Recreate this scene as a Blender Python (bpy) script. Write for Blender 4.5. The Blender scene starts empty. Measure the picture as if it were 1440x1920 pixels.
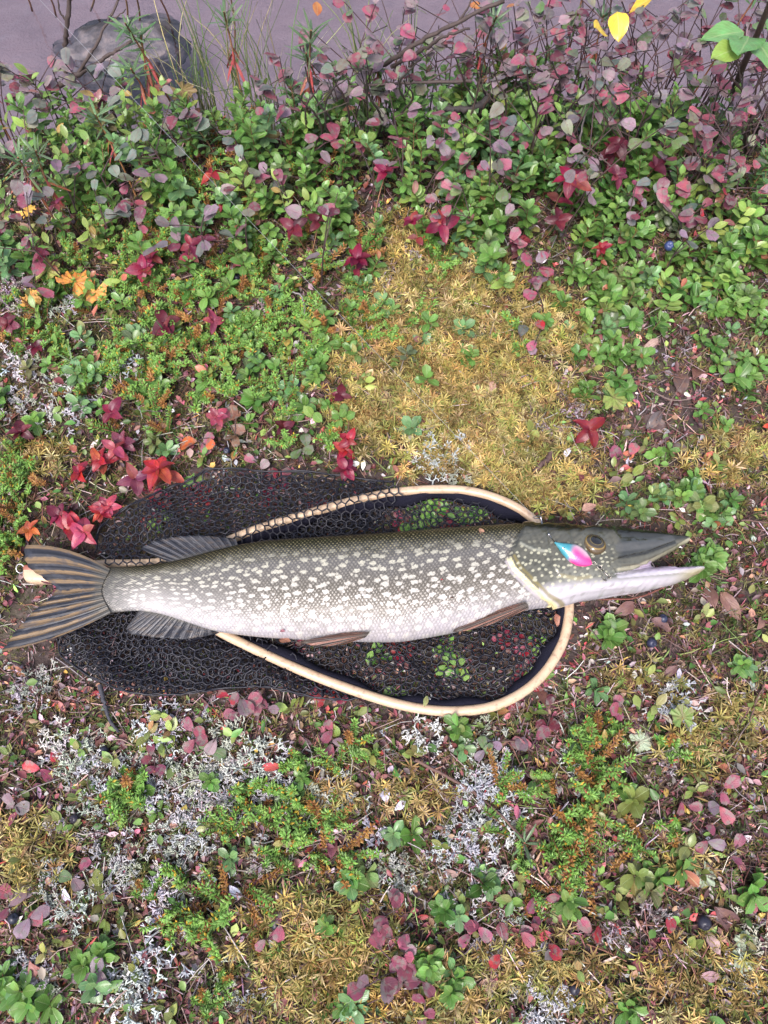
import bpy, bmesh, math, random
import numpy as np
from mathutils import Matrix, Vector, Euler
R = math.radians
random.seed(7); rng = np.random.default_rng(11)
scene = bpy.context.scene
col = scene.collection

# ------------------------------------------------------------------ camera, sky, sun, exposure
FPX = 1444.0; TILT = R(22); CAMZ = 0.98
camd = bpy.data.cameras.new('camera'); cam = bpy.data.objects.new('camera', camd); col.objects.link(cam)
cam.location = (0, 0, CAMZ); cam.rotation_euler = (TILT, 0, 0)
camd.sensor_fit = 'VERTICAL'; camd.sensor_height = 24; camd.lens = 24*FPX/1920
camd.clip_start = 0.01; camd.clip_end = 500
scene.camera = cam
w = bpy.data.worlds.new('World'); scene.world = w; w.use_nodes = True
wn = w.node_tree; bg = wn.nodes['Background']
sky = wn.nodes.new('ShaderNodeTexSky'); sky.sky_type = 'NISHITA'; sky.sun_disc = False
SUN_EL, SUN_AZ = R(60), R(200)   # behind the photographer, veiled by cloud
sky.sun_elevation = SUN_EL; sky.sun_rotation = SUN_AZ; sky.air_density = 1.0; sky.dust_density = 4.0; sky.ozone_density = 1.0
hs = wn.nodes.new('ShaderNodeHueSaturation'); hs.inputs['Saturation'].default_value = 0.75
wn.links.new(sky.outputs[0], hs.inputs['Color']); wn.links.new(hs.outputs[0], bg.inputs['Color'])
bg.inputs['Strength'].default_value = 0.12
sd = bpy.data.lights.new('sun', 'SUN'); sun = bpy.data.objects.new('sun', sd); col.objects.link(sun)
sd.energy = 1.5; sd.angle = R(20); sd.color = (1, 0.93, 0.92)
sun.rotation_euler = (R(90)-SUN_EL, 0, R(180)-SUN_AZ); sun.location = (0, 0, 5)
scene.view_settings.view_transform = 'Standard'; scene.view_settings.look = 'None'
scene.view_settings.gamma = 1; scene.view_settings.exposure = 1.55
scene.view_settings.use_curve_mapping = False
scene.cycles.max_bounces = 5; scene.cycles.diffuse_bounces = 2; scene.cycles.glossy_bounces = 2; scene.cycles.transmission_bounces = 4; scene.cycles.transparent_max_bounces = 6

# ------------------------------------------------------------------ pixel <-> place
CT, ST = math.cos(TILT), math.sin(TILT)
def at(px, py, z=0.0):
    dx = px-720; u = 960-py
    dy = ST*FPX+CT*u; dz = -CT*FPX+ST*u
    k = (z-CAMZ)/dz
    return Vector((dx*k, dy*k, z))
def proj(x, y, z):
    vz = z-CAMZ
    dep = ST*y-CT*vz; up = CT*y+ST*vz
    return 720+FPX*x/dep, 960-FPX*up/dep
def sstep(a, b, x):
    t = np.clip((x-a)/(b-a), 0, 1); return t*t*(3-2*t)
def nz(x, y, s=1.0, k=0.0):
    x = np.asarray(x)*s; y = np.asarray(y)*s
    return (np.sin(x*1.0+1.7*y+k)+np.sin(-1.9*x+.8*y+2.1*k+1.3)+np.sin(2.3*x+2.1*y+.7*k+4)+np.sin(-.7*x-3.1*y+k*1.3+2.2)*.8)/3.8
def bank_y(x): return 1.085+.03*np.sin(3*x+1)+.02*np.sin(9*x)+.06*sstep(.1, .5, x)
WATER_Z = -0.085
def H(x, y):
    x = np.asarray(x, float); y = np.asarray(y, float)
    calm = np.exp(-((x+.0)/.5)**4-((y-.27)/.15)**4)
    b = (.010*nz(x, y, 9, 1)+.006*nz(x, y, 23, 2)+.004*nz(x, y, 55, 3))*(1-.8*calm)
    b = b+.02*sstep(.5, .85, y)*(1+.5*nz(x, y, 6, 5)) - .012*np.exp(-((x-.40)/.07)**2-((y-.52)/.06)**2)
    yb = bank_y(x); s = sstep(yb-.03, yb+.10, y)
    bed = -.22+.015*nz(x, y, 7, 9)
    return b*(1-s)+bed*s
def atg(px, py, dz=0.0):
    p = at(px, py, 0)
    for _ in range(4): p = at(px, py, float(H(p.x, p.y))+dz)
    return p

# ------------------------------------------------------------------ node helper and materials
class NT:
    def __init__(self, name):
        self.m = bpy.data.materials.new(name); self.m.use_nodes = True
        self.t = self.m.node_tree; self.b = self.t.nodes['Principled BSDF']; self.out = self.t.nodes['Material Output']
    def n(self, typ, **kw):
        nd = self.t.nodes.new(typ)
        for k, v in kw.items(): setattr(nd, k, v)
        return nd
    def set(self, sock, v):
        if hasattr(v, 'is_output'): self.t.links.new(v, sock)
        else:
            if isinstance(v, tuple) and len(v) == 3 and sock.type == 'RGBA': v = v+(1,)
            sock.default_value = v
    def math(self, op, a, b=0.0, c=0.0):
        nd = self.n('ShaderNodeMath', operation=op)
        for i, v in enumerate((a, b, c)): self.set(nd.inputs[i], v)
        return nd.outputs[0]
    def mix(self, f, a, b, mode='MIX'):
        nd = self.n('ShaderNodeMix', data_type='RGBA', blend_type=mode)
        self.set(nd.inputs[0], f); self.set(nd.inputs[6], a); self.set(nd.inputs[7], b)
        return nd.outputs[2]
    def ramp(self, f, stops):
        nd = self.n('ShaderNodeValToRGB'); e = nd.color_ramp.elements
        while len(e) < len(stops): e.new(.5)
        for i, (p, c) in enumerate(stops):
            e[i].position = p; e[i].color = c+(1,) if isinstance(c, tuple) else (c, c, c, 1)
        self.set(nd.inputs[0], f); return nd.outputs[0]
    def smooth(self, x, a, b, lo=0.0, hi=1.0):
        nd = self.n('ShaderNodeMapRange', interpolation_type='SMOOTHSTEP')
        for i, v in enumerate((x, a, b, lo, hi)): self.set(nd.inputs[i], v)
        return nd.outputs[0]
    def attr(self, name, out='Fac'):
        nd = self.n('ShaderNodeAttribute', attribute_name=name); return nd.outputs[out]
    def comb(self, x, y, z=0.0):
        nd = self.n('ShaderNodeCombineXYZ')
        for i, v in enumerate((x, y, z)): self.set(nd.inputs[i], v)
        return nd.outputs[0]
    def sep(self, v):
        nd = self.n('ShaderNodeSeparateXYZ'); self.set(nd.inputs[0], v); return nd.outputs
    def noise(self, vec, scale, detail=3, out='Fac', rough=.55):
        nd = self.n('ShaderNodeTexNoise'); nd.inputs['Scale'].default_value = scale; nd.inputs['Detail'].default_value = detail
        nd.inputs['Roughness'].default_value = rough
        if vec is not None: self.set(nd.inputs['Vector'], vec)
        return nd.outputs[out]
    def vor(self, vec, scale, rnd=1.0, feature='F1', dims='2D', out='Distance'):
        nd = self.n('ShaderNodeTexVoronoi', feature=feature, voronoi_dimensions=dims)
        nd.inputs['Scale'].default_value = scale; nd.inputs['Randomness'].default_value = rnd
        self.set(nd.inputs['Vector'], vec); return nd.outputs[out]
    def bump(self, h, strength=.3, dist=.001):
        nd = self.n('ShaderNodeBump'); nd.inputs['Strength'].default_value = strength; nd.inputs['Distance'].default_value = dist
        self.set(nd.inputs['Height'], h); self.t.links.new(nd.outputs[0], self.b.inputs['Normal']); return nd.outputs[0]
    def p(self, **kw):
        for k, v in kw.items(): self.set(self.b.inputs[k.replace('_', ' ')], v)
    def co(self, out='Object'): return self.n('ShaderNodeTexCoord').outputs[out]
    def hsv(self, c, h=.5, s=1.0, v=1.0):
        nd = self.n('ShaderNodeHueSaturation'); self.set(nd.inputs['Hue'], h); self.set(nd.inputs['Saturation'], s)
        self.set(nd.inputs['Value'], v); self.set(nd.inputs['Color'], c); return nd.outputs[0]

def leaf_material(name, source, rough=.30, trans=.25, veins=7, vein_c=(.35, .42, .2), vein_f=.35, mottle=None, vslant=1.1, midw=.05):
    k = NT(name)
    if source == 'object':
        oi = k.n('ShaderNodeObjectInfo'); c = oi.outputs['Color']; rnd = oi.outputs['Random']
    else:
        c = k.attr('Col', 'Color'); rnd = 0.37
    uv = k.n('ShaderNodeUVMap').outputs[0]; s = k.sep(uv)
    a = k.math('ABSOLUTE', k.math('SUBTRACT', s[0], .5))
    gc = k.n('ShaderNodeNewGeometry').outputs['Position']
    n1 = k.noise(gc, 90, 2)
    c = k.hsv(c, v=k.math('MULTIPLY_ADD', n1, .8, .6), h=k.math('MULTIPLY_ADD', n1, .06, .47))
    if mottle:
        f = k.smooth(k.noise(gc, 130, 4), .46, .62)
        c = k.mix(k.math('MULTIPLY', f, mottle[1]), c, mottle[0])
        f2 = k.smooth(k.noise(gc, 420, 2), .63, .72)
        c = k.mix(k.math('MULTIPLY', f2, .7), c, (.10, .035, .03))
    mid = k.smooth(a, midw, midw*.2)
    v = k.math('SINE', k.math('MULTIPLY', k.math('SUBTRACT', s[1], k.math('MULTIPLY', a, vslant)), veins*6.283))
    vv = k.smooth(v, .75, 1.0)
    c = k.mix(k.math('MULTIPLY', k.math('MAXIMUM', mid, k.math('MULTIPLY', vv, .45)), vein_f), c, vein_c)
    k.p(Base_Color=c, Roughness=rough); k.b.inputs['Specular IOR Level'].default_value = .48
    hgt = k.math('ADD', k.math('MULTIPLY', k.math('MAXIMUM', mid, k.math('MULTIPLY', vv, .6)), -1.0), k.math('MULTIPLY', n1, .5))
    k.bump(hgt, .45, .0006)
    tr = k.n('ShaderNodeBsdfTranslucent'); k.set(tr.inputs[0], c)
    mx = k.n('ShaderNodeMixShader'); mx.inputs[0].default_value = trans
    k.t.links.new(k.b.outputs[0], mx.inputs[1]); k.t.links.new(tr.outputs[0], mx.inputs[2]); k.t.links.new(mx.outputs[0], k.out.inputs[0])
    return k.m
def flat_material(name, source='Col', rough=.6, trans=.0, base=(.2, .2, .2), nscale=200, nvar=.5, spec=.4, bump=.3):
    k = NT(name)
    if source == 'Col': c = k.attr('Col', 'Color')
    elif source == 'object': c = k.n('ShaderNodeObjectInfo').outputs['Color']
    else: c = base
    gc = k.n('ShaderNodeNewGeometry').outputs['Position']
    n1 = k.noise(gc, nscale, 3)
    c = k.hsv(c, v=k.math('MULTIPLY_ADD', n1, nvar*2, 1-nvar))
    k.p(Base_Color=c, Roughness=rough); k.b.inputs['Specular IOR Level'].default_value = spec
    if bump: k.bump(n1, bump, .0008)
    if trans:
        tr = k.n('ShaderNodeBsdfTranslucent'); k.set(tr.inputs[0], c)
        mx = k.n('ShaderNodeMixShader'); mx.inputs[0].default_value = trans
        k.t.links.new(k.b.outputs[0], mx.inputs[1]); k.t.links.new(tr.outputs[0], mx.inputs[2]); k.t.links.new(mx.outputs[0], k.out.inputs[0])
    return k.m
M = {}
M['leaf'] = leaf_material('glossy_leaf', 'object')
M['leaf_stuff'] = leaf_material('glossy_leaf_mass', 'Col')
M['cornel'] = leaf_material('cornel_leaf', 'object', rough=.38, veins=5, vein_c=(.09, .008, .02), vein_f=.6, vslant=1.7, midw=.04)
M['bog'] = leaf_material('bog_bilberry_leaf', 'object', rough=.5, veins=6, vein_c=(.2, .06, .06), vein_f=.3, mottle=((.15, .15, .13), .7))
M['dry'] = leaf_material('dry_leaf', 'object', rough=.55, veins=6, vein_c=(.1, .05, .04), vein_f=.5, trans=.1, mottle=((.16, .08, .05), .4))
M['woody'] = flat_material('woody_stem', 'object', rough=.75, nscale=350, nvar=.5)
M['moss'] = flat_material('moss_shoots', 'Col', rough=.6, trans=.25, nscale=60, nvar=.3, bump=0)
M['litter'] = flat_material('litter_bits', 'Col', rough=.55, trans=.08, nscale=300, nvar=.5)
M['needle'] = flat_material('needle_leaf', 'Col', rough=.45, trans=.15, nscale=80, nvar=.35, bump=0)
M['lichen'] = flat_material('reindeer_lichen', 'object', rough=.9, nscale=250, nvar=.3, spec=.1)
M['berry'] = flat_material('berry_skin', 'object', rough=.4, nscale=300, nvar=.35)

# ------------------------------------------------------------------ mesh helpers
def np_mesh(name, V, F, C=None, UV=None, smooth=True):
    V = np.asarray(V, np.float32); F = np.asarray(F, np.int32)
    me = bpy.data.meshes.new(name); n = len(F); k = F.shape[1]
    me.vertices.add(len(V)); me.vertices.foreach_set('co', V.ravel())
    me.loops.add(n*k); me.loops.foreach_set('vertex_index', F.ravel())
    me.polygons.add(n); me.polygons.foreach_set('loop_start', np.arange(0, n*k, k, dtype=np.int32))
    me.polygons.foreach_set('use_smooth', np.full(n, smooth))
    if C is not None:
        C = np.asarray(C, np.float32)
        if C.shape[1] == 3: C = np.hstack([C, np.ones((len(C), 1), np.float32)])
        a = me.color_attributes.new('Col', 'FLOAT_COLOR', 'POINT'); a.data.foreach_set('color', C.ravel())
    if UV is not None:
        l = me.uv_layers.new(name='UVMap'); l.data.foreach_set('uv', np.asarray(UV, np.float32)[F.ravel()].ravel())
    me.update(calc_edges=True); me.validate(); return me
def link(name, data, mat=None, parent=None, mb=None, color=None):
    o = bpy.data.objects.new(name, data); col.objects.link(o)
    if mat is not None and data is not None and not data.materials: data.materials.append(mat)
    if parent is not None: o.parent = parent
    if mb is not None: o.matrix_basis = mb
    if color is not None: o.color = (color[0], color[1], color[2], 1)
    return o
def tag(o, label=None, cat=None, group=None, kind=None):
    if label: o['label'] = label
    if cat: o['category'] = cat
    if group: o['group'] = group
    if kind: o['kind'] = kind
    return o
def empty(name, loc=(0, 0, 0)):
    o = bpy.data.objects.new(name, None); o.empty_display_size = .02; o.location = loc; col.objects.link(o); return o
class MB:
    def __init__(s): s.v = []; s.f = []; s.c = []; s.uv = []; s.n = 0
    def add(s, V, F, c=None, uv=None):
        V = np.asarray(V, float); F = np.asarray(F, int)
        if F.shape[1] == 4: F = np.vstack([F[:, [0, 1, 2]], F[:, [0, 2, 3]]])
        s.v.append(V); s.f.append(F+s.n); s.n += len(V)
        if c is not None:
            c = np.asarray(c, float); s.c.append(np.tile(c[:3], (len(V), 1)) if c.ndim == 1 else c[:, :3])
        if uv is not None: s.uv.append(uv)
    def mesh(s, name, smooth=True):
        return np_mesh(name, np.vstack(s.v), np.vstack(s.f), np.vstack(s.c) if s.c else None, np.vstack(s.uv) if s.uv else None, smooth)
    def obj(s, name, mat, parent=None, color=None, smooth=True): return link(name, s.mesh(name, smooth), mat, parent, color=color)
def tube(pts, rad, sides=6, cap=True):
    P = np.array([tuple(p) for p in pts], float); n = len(P)
    rad = np.full(n, rad) if np.isscalar(rad) else np.interp(np.linspace(0, 1, n), np.linspace(0, 1, len(rad)), rad)
    T = np.gradient(P, axis=0); T /= np.linalg.norm(T, axis=1)[:, None]+1e-12
    ref = np.array([0, 0, 1.0]) if abs(T[0][2]) < .9 else np.array([1.0, 0, 0])
    A = np.cross(T, ref); A /= np.linalg.norm(A, axis=1)[:, None]+1e-12; B = np.cross(A, T)
    ang = np.linspace(0, 2*np.pi, sides, endpoint=False)
    V = (P[:, None]+rad[:, None, None]*(A[:, None]*np.cos(ang)[None, :, None]+B[:, None]*np.sin(ang)[None, :, None])).reshape(-1, 3)
    F = []
    for i in range(n-1):
        for j in range(sides):
            a = i*sides+j; b = i*sides+(j+1) % sides
            F += [(a, b, b+sides), (a, b+sides, a+sides)]
    if cap:
        for base, rev in ((0, 1), ((n-1)*sides, 0)):
            for j in range(1, sides-1): F.append((base, base+j+1, base+j) if not rev else (base, base+j, base+j+1))
    return V, np.array(F)
def spline(pts, n):
    P = np.array([tuple(p) for p in pts], float); m = len(P)
    if m < 3: t = np.linspace(0, 1, n)[:, None]; return P[0]*(1-t)+P[-1]*t
    Q = np.vstack([2*P[0]-P[1], P, 2*P[-1]-P[-2]]); out = []
    for t in np.linspace(0, m-1-1e-9, n):
        i = int(t); f = t-i; a, b, c, d = Q[i:i+4]
        out.append(.5*(2*b+(c-a)*f+(2*a-5*b+4*c-d)*f*f+(3*b-a-3*c+d)*f**3))
    return np.array(out)
def closed_spline(pts, n):
    P = [tuple(p) for p in pts]; m = len(P)
    S = spline([P[-2], P[-1]]+P+[P[0], P[1]], (m+3)*8+1)
    return S[16:16+m*8+1]
def prisms(A, B, r):
    """4-sided bars from A to B (arrays), one bmesh-sized batch"""
    T = B-A; L = np.linalg.norm(T, axis=1)[:, None]+1e-9; T = T/L
    ref = np.tile([0.0, 0, 1], (len(A), 1)); ref[np.abs(T[:, 2]) > .9] = (1, 0, 0)
    X = np.cross(T, ref); X /= np.linalg.norm(X, axis=1)[:, None]; Y = np.cross(X, T)
    r = np.broadcast_to(np.asarray(r, float).reshape(-1, 1), (len(A), 1))
    ring = [X, Y, -X, -Y]
    V = np.stack([A+r*d for d in ring]+[B+r*d for d in ring], axis=1).reshape(-1, 3)
    f = np.array([(j, (j+1) % 4, 4+(j+1) % 4) for j in range(4)]+[(j, 4+(j+1) % 4, 4+j) for j in range(4)])
    F = (f[None]+8*np.arange(len(A))[:, None, None]).reshape(-1, 3)
    return V, F
def inpoly(x, y, poly):
    x = np.asarray(x); y = np.asarray(y); c = np.zeros(x.shape, bool); n = len(poly)
    for i in range(n):
        x1, y1 = poly[i]; x2, y2 = poly[(i+1) % n]
        if y1 == y2: continue
        m = ((y1 > y) != (y2 > y)) & (x < (x2-x1)*(y-y1)/(y2-y1)+x1); c ^= m
    return c
def poly_dist(X, Y, poly):
    d = np.full(np.shape(X), 1e9); sg = np.zeros(np.shape(X))
    for (x1, y1), (x2, y2) in zip(poly[:-1], poly[1:]):
        dx, dy = x2-x1, y2-y1; t = np.clip(((X-x1)*dx+(Y-y1)*dy)/(dx*dx+dy*dy), 0, 1)
        dd = np.hypot(X-x1-t*dx, Y-y1-t*dy); s = np.sign(dx*(Y-y1)-dy*(X-x1))
        m = dd < d; d = np.where(m, dd, d); sg = np.where(m, s, sg)
    return d, sg

# ------------------------------------------------------------------ leaf templates (shared meshes)
def leaf_np(shape, W, rows=6, half=1, fold=.18, curl=.25, wav=0.0, seed=0):
    r = np.random.default_rng(seed); T = np.linspace(0, 1, rows+1)
    wf = {'obov': lambda t: t**.85*(1-t)**.42, 'ell': lambda t: np.sin(np.pi*t)**.75, 'ovate': lambda t: t**.55*(1-t)**.85,
          'lin': lambda t: np.sin(np.pi*np.clip(t, .02, .98))**.45, 'pear': lambda t: t**1.3*(1-t)**.6, 'round': lambda t: np.sin(np.pi*t)**.55}[shape]
    tt = np.linspace(0, 1, 200); mxw = wf(tt).max(); V = []; UV = []
    for t in T:
        hw = W*.5*max(wf(t)/mxw, .05 if t < .5 else .02)
        for j in range(-half, half+1):
            s = j/half; x = s*hw
            z = fold*abs(x)-curl*t*t*.5+wav*math.sin(t*9+s*2+seed)*abs(s)*W
            V.append((x+r.normal(0, .004), t, z)); UV.append((.5+.5*s, t))
    nc = 2*half+1; F = []
    for i in range(rows):
        for j in range(nc-1):
            a = i*nc+j; F += [(a, a+1, a+1+nc), (a, a+1+nc, a+nc)]
    return np.array(V), np.array(F), np.array(UV)
LT = {}; LM = {}
def reg(key, n, mat, **kw):
    for i in range(n):
        k = dict(kw); r = random.Random(hash((key, i)) & 0xffff if False else len(key)*31+i*7)
        k['W'] = kw['W']*r.uniform(.88, 1.12); k['fold'] = kw.get('fold', .18)*r.uniform(.4, 1.5); k['curl'] = kw.get('curl', .25)*r.uniform(.2, 1.8); k['seed'] = i
        V, F, UV = leaf_np(**k); LT[key+str(i)] = (V, F, UV)
        me = np_mesh('leaf', V, F, None, UV); me.materials.append(M[mat]); LM[key+str(i)] = me
reg('ling', 4, 'leaf', shape='obov', W=.56, rows=6, half=1, fold=.35, curl=.3)
reg('bil', 3, 'leaf', shape='ell', W=.55, rows=5, half=1, fold=.2, curl=.25)
reg('corn', 4, 'cornel', shape='ovate', W=.64, rows=7, half=2, fold=.30, curl=.65, wav=.06)
reg('bog', 4, 'bog', shape='obov', W=.72, rows=6, half=2, fold=.16, curl=.2, wav=.03)
reg('lab', 3, 'leaf', shape='lin', W=.13, rows=4, half=1, fold=-.4, curl=.3)
reg('dry', 4, 'dry', shape='ell', W=.5, rows=6, half=2, fold=.45, curl=.6, wav=.12)
reg('birch', 3, 'leaf', shape='ovate', W=.82, rows=7, half=2, fold=.15, curl=.3, wav=.04)
def LMx(p, phi, beta, roll, L):
    return Matrix.Translation(p) @ Matrix.Rotation(phi, 4, 'Z') @ Matrix.Rotation(beta, 4, 'X') @ Matrix.Rotation(roll, 4, 'Y') @ Matrix.Scale(L, 4)
def jit(c, s=.2, r=random):
    k = r.uniform(1-s, 1+s); return tuple(max(0.002, v*k*r.uniform(1-s*.4, 1+s*.4)) for v in c)
def lerp(a, b, t): return tuple(x*(1-t)+y*t for x, y in zip(a, b))

# ------------------------------------------------------------------ large structure: ground, water
def axis(lo, hi, step, far):
    a = list(np.arange(lo, hi+1e-9, step)); d = step; p = a[-1]; q = a[0]; up = []; dn = []
    while p < far: d *= 1.5; p += d; up.append(p)
    d = step
    while q > -far: d *= 1.5; q -= d; dn.append(q)
    return np.array(dn[::-1]+a+up)
gx = axis(-1.1, 1.1, .012, 60); gy = axis(-.6, 1.7, .012, 60)
GX, GY = np.meshgrid(gx, gy); GZ = H(GX, GY)
V = np.stack([GX, GY, GZ], -1).reshape(-1, 3); nx = len(gx)
I = np.arange(len(gy)-1)[:, None]*nx+np.arange(nx-1)[None]; I = I.ravel()
F = np.stack([I, I+1, I+1+nx, I+nx], 1)
k = NT('peat_ground'); pos = k.n('ShaderNodeNewGeometry').outputs['Position']
n1 = k.noise(pos, 18, 3); n2 = k.noise(pos, 160, 2)
c = k.ramp(n1, [(.3, (.014, .008, .009)), (.5, (.032, .020, .018)), (.62, (.042, .034, .020)), (.8, (.055, .042, .042))])
c = k.mix(k.smooth(n2, .5, .75), c, (.075, .05, .045))
yb = k.sep(pos)[2]
c = k.mix(k.smooth(yb, -.05, -.10), c, k.mix(n1, (.14, .11, .13), (.27, .215, .235)))
k.p(Base_Color=c, Roughness=.85); k.bump(n2, .8, .004)
g = link('ground', np_mesh('ground', V, F), k.m); tag(g, kind='structure')
k = NT('lake_water'); pos = k.n('ShaderNodeNewGeometry').outputs['Position']
k.p(Base_Color=(.9, .9, .95), Roughness=.03)
tb = k.n('ShaderNodeBsdfTransparent'); k.set(tb.inputs[0], (.80, .78, .82, 1)); gl = k.n('ShaderNodeBsdfGlossy'); gl.inputs['Roughness'].default_value = .04
fr = k.n('ShaderNodeFresnel'); fr.inputs[0].default_value = 1.38
bp = k.n('ShaderNodeBump'); bp.inputs['Strength'].default_value = .6; bp.inputs['Distance'].default_value = .01
k.set(bp.inputs['Height'], k.noise(pos, 14, 3)); k.t.links.new(bp.outputs[0], gl.inputs['Normal']); k.t.links.new(bp.outputs[0], fr.inputs['Normal'])
mx = k.n('ShaderNodeMixShader'); k.set(mx.inputs[0], k.math('MULTIPLY_ADD', fr.outputs[0], 1.0, .05)); k.t.links.new(tb.outputs[0], mx.inputs[1]); k.t.links.new(gl.outputs[0], mx.inputs[2]); k.t.links.new(mx.outputs[0], k.out.inputs[0])
xs = axis(-1, 1, .25, 60); ysn = np.array([.95, 1.1, 1.3, 1.6, 2, 3, 5, 9, 18, 35, 60])
WX, WY = np.meshgrid(xs, ysn); V = np.stack([WX, WY, np.full(WX.shape, WATER_Z)], -1).reshape(-1, 3); nx = len(xs)
I = (np.arange(len(ysn)-1)[:, None]*nx+np.arange(nx-1)[None]).ravel()
tag(link('water', np_mesh('water', V, np.stack([I, I+1, I+1+nx, I+nx], 1)), k.m), kind='structure')

# ------------------------------------------------------------------ the pike
SC = .00066
FT = [(160, 1090, 1130), (172, 1074, 1144), (190, 1064, 1152), (225, 1063, 1147), (260, 1062, 1144), (300, 1058, 1150), (350, 1048, 1166), (400, 1034, 1183), (450, 1023, 1190), (500, 1016, 1195),
      (600, 1010, 1200), (700, 1004, 1203), (750, 1000, 1203), (800, 996, 1195), (850, 992, 1186), (900, 989, 1172), (950, 986, 1153), (1000, 985, 1140),
      (1040, 985, 1137), (1080, 987, 1128), (1115, 989, 1118), (1140, 991, 1104), (1160, 992, 1084), (1190, 995, 1072), (1220, 998, 1057), (1250, 1002, 1039), (1275, 1005, 1024), (1291, 1009, 1015)]
fpx, ftop, fbot = [np.array(a, float) for a in zip(*FT)]
hwx = [160, 190, 225, 300, 400, 500, 650, 800, 900, 1000, 1060, 1110, 1150, 1200, 1250, 1291]
hwz = [.0016, .006, .010, .015, .026, .036, .043, .043, .041, .038, .036, .032, .028, .023, .018, .009]
def f_hw(px): return np.interp(px, hwx, hwz)
def f_zc(px): return .027+np.maximum(f_hw(px), .016)
def fish_surface(px, py):
    t = np.interp(px, fpx, ftop); b = np.interp(px, fpx, fbot); s = (py-(t+b)/2)/((b-t)/2)
    return f_zc(px)+f_hw(px)*max(0, 1-abs(s)**2.25)**(1/2.25)
def loft(bm, rows, e=2.25, n=40):
    rings = []
    for (T, B, zc, hw) in rows:
        m = (T+B)/2; d = (T-B)/2; ring = []
        for j in range(n):
            a = 2*math.pi*j/n; ca, sa = math.cos(a), math.sin(a)
            ca = math.copysign(abs(ca)**(2/e), ca); sa = math.copysign(abs(sa)**(2/e), sa)
            ring.append(bm.verts.new((m.x+d.x*ca, m.y+d.y*ca, zc+hw*sa)))
        rings.append(ring)
    for a, b in zip(rings[:-1], rings[1:]):
        for j in range(n): bm.faces.new((a[j], a[(j+1) % n], b[(j+1) % n], b[j]))
    bm.faces.new(rings[0][::-1]); bm.faces.new(rings[-1])
bm = bmesh.new()
xs = np.linspace(160, 1291, 92); sm = lambda X, xp, yp: sum(np.interp(X+o, xp, yp) for o in (-14, -7, 0, 7, 14))/5
rows = []
for x in xs:
    t = float(sm(x, fpx, ftop)); b = float(sm(x, fpx, fbot)); z = float(f_zc(x)); rows.append((at(x, t, z), at(x, b, z), z, float(f_hw(x))))
loft(bm, rows)
LJ = [(1030, 1060, 1136, .030), (1090, 1070, 1126, .030), (1130, 1084, 1120, .028), (1160, 1078, 1115, .026), (1200, 1070, 1110, .024), (1235, 1066, 1102, .021), (1265, 1066, 1095, .018), (1295, 1064, 1084, .014), (1313, 1062, 1074, .009), (1321, 1062, 1067, .004)]
rows = []
for x in np.linspace(1030, 1321, 30):
    q = [float(np.interp(x, [l[0] for l in LJ], [l[i] for l in LJ])) for i in (1, 2, 3)]
    z = float(f_zc(min(x, 1250)))-.002; rows.append((at(x, q[0], z), at(x, q[1], z), z, q[2]))
loft(bm, rows)
rows = []
for x, t, b, hw in [(1110, 1050, 1100, .020), (1150, 1050, 1100, .015), (1180, 1050, 1095, .011), (1210, 1054, 1090, .007), (1222, 1062, 1086, .005)]:
    z = float(f_zc(x)); rows.append((at(x, t, z), at(x, b, z), z, hw))
loft(bm, rows)
bmesh.ops.recalc_face_normals(bm, faces=bm.faces)
me = bpy.data.meshes.new('tmp'); bm.to_mesh(me); bm.free()
tmp = bpy.data.objects.new('tmp', me); col.objects.link(tmp)
md = tmp.modifiers.new('r', 'REMESH'); md.mode = 'VOXEL'; md.voxel_size = .00165; md.use_smooth_shade = True
ms = tmp.modifiers.new('s', 'SMOOTH'); ms.factor = .5; ms.iterations = 5
body_me = bpy.data.meshes.new_from_object(tmp.evaluated_get(bpy.context.evaluated_depsgraph_get()))
bpy.data.objects.remove(tmp); body_me.name = 'body'
n = len(body_me.vertices); P = np.empty(n*3, np.float32); body_me.vertices.foreach_get('co', P); P = P.reshape(-1, 3).astype(float)
NR = np.empty(n*3, np.float32); body_me.vertices.foreach_get('normal', NR); NR = NR.reshape(-1, 3)
zc = np.full(n, .06)
for _ in range(3):
    U, W_ = proj(P[:, 0], P[:, 1], zc); zc = f_zc(U)
tp = np.interp(U, fpx, ftop); bt = np.interp(U, [160, 190, 300, 400, 500, 600, 750, 850, 950, 1000, 1040, 1080, 1120, 1150, 1200, 1250, 1321], [1130, 1152, 1150, 1183, 1195, 1200, 1203, 1186, 1153, 1140, 1137, 1128, 1120, 1115, 1110, 1098, 1068])
FV = np.clip((W_-tp)/(bt-tp), -.1, 1.1)      # 0 back, 1 belly
upm = (P[:, 2] > zc-.004)
# relief on the head
OP = [(975, 1003), (962, 1022), (951, 1048), (945, 1068), (954, 1085), (982, 1109), (1012, 1129), (1046, 1140)]
d, s = poly_dist(U, W_, OP); side = s < 0
side = np.where((U > 940) & (d < 60), s, 0)
headside = inpoly(U, W_, OP+[(1120, 1140), (1120, 990), (980, 980)])
disp = np.where(headside, .0042*np.exp(-(d/34.0)), -.0016*np.exp(-(d/7.0)))*(U > 930)
def groove(poly, w, a):
    dd, _ = poly_dist(U, W_, poly); return a*np.exp(-(dd/w)**2)
disp += groove([(1018, 1008), (1021, 1045), (1024, 1078), (1038, 1098), (1072, 1106)], 3.2, -.0016)
disp += groove([(1026, 1080), (1042, 1100), (1085, 1103)], 9, .0012)
disp += groove([(966, 1040), (990, 1050), (1016, 1052)], 3, .0012)
disp += groove([(962, 1070), (1000, 1082), (1020, 1100)], 4, .0010)
disp += groove([(1148, 1081), (1133, 1068), (1160, 1058), (1215, 1042), (1262, 1022)], 2.6, -.0016)
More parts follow.
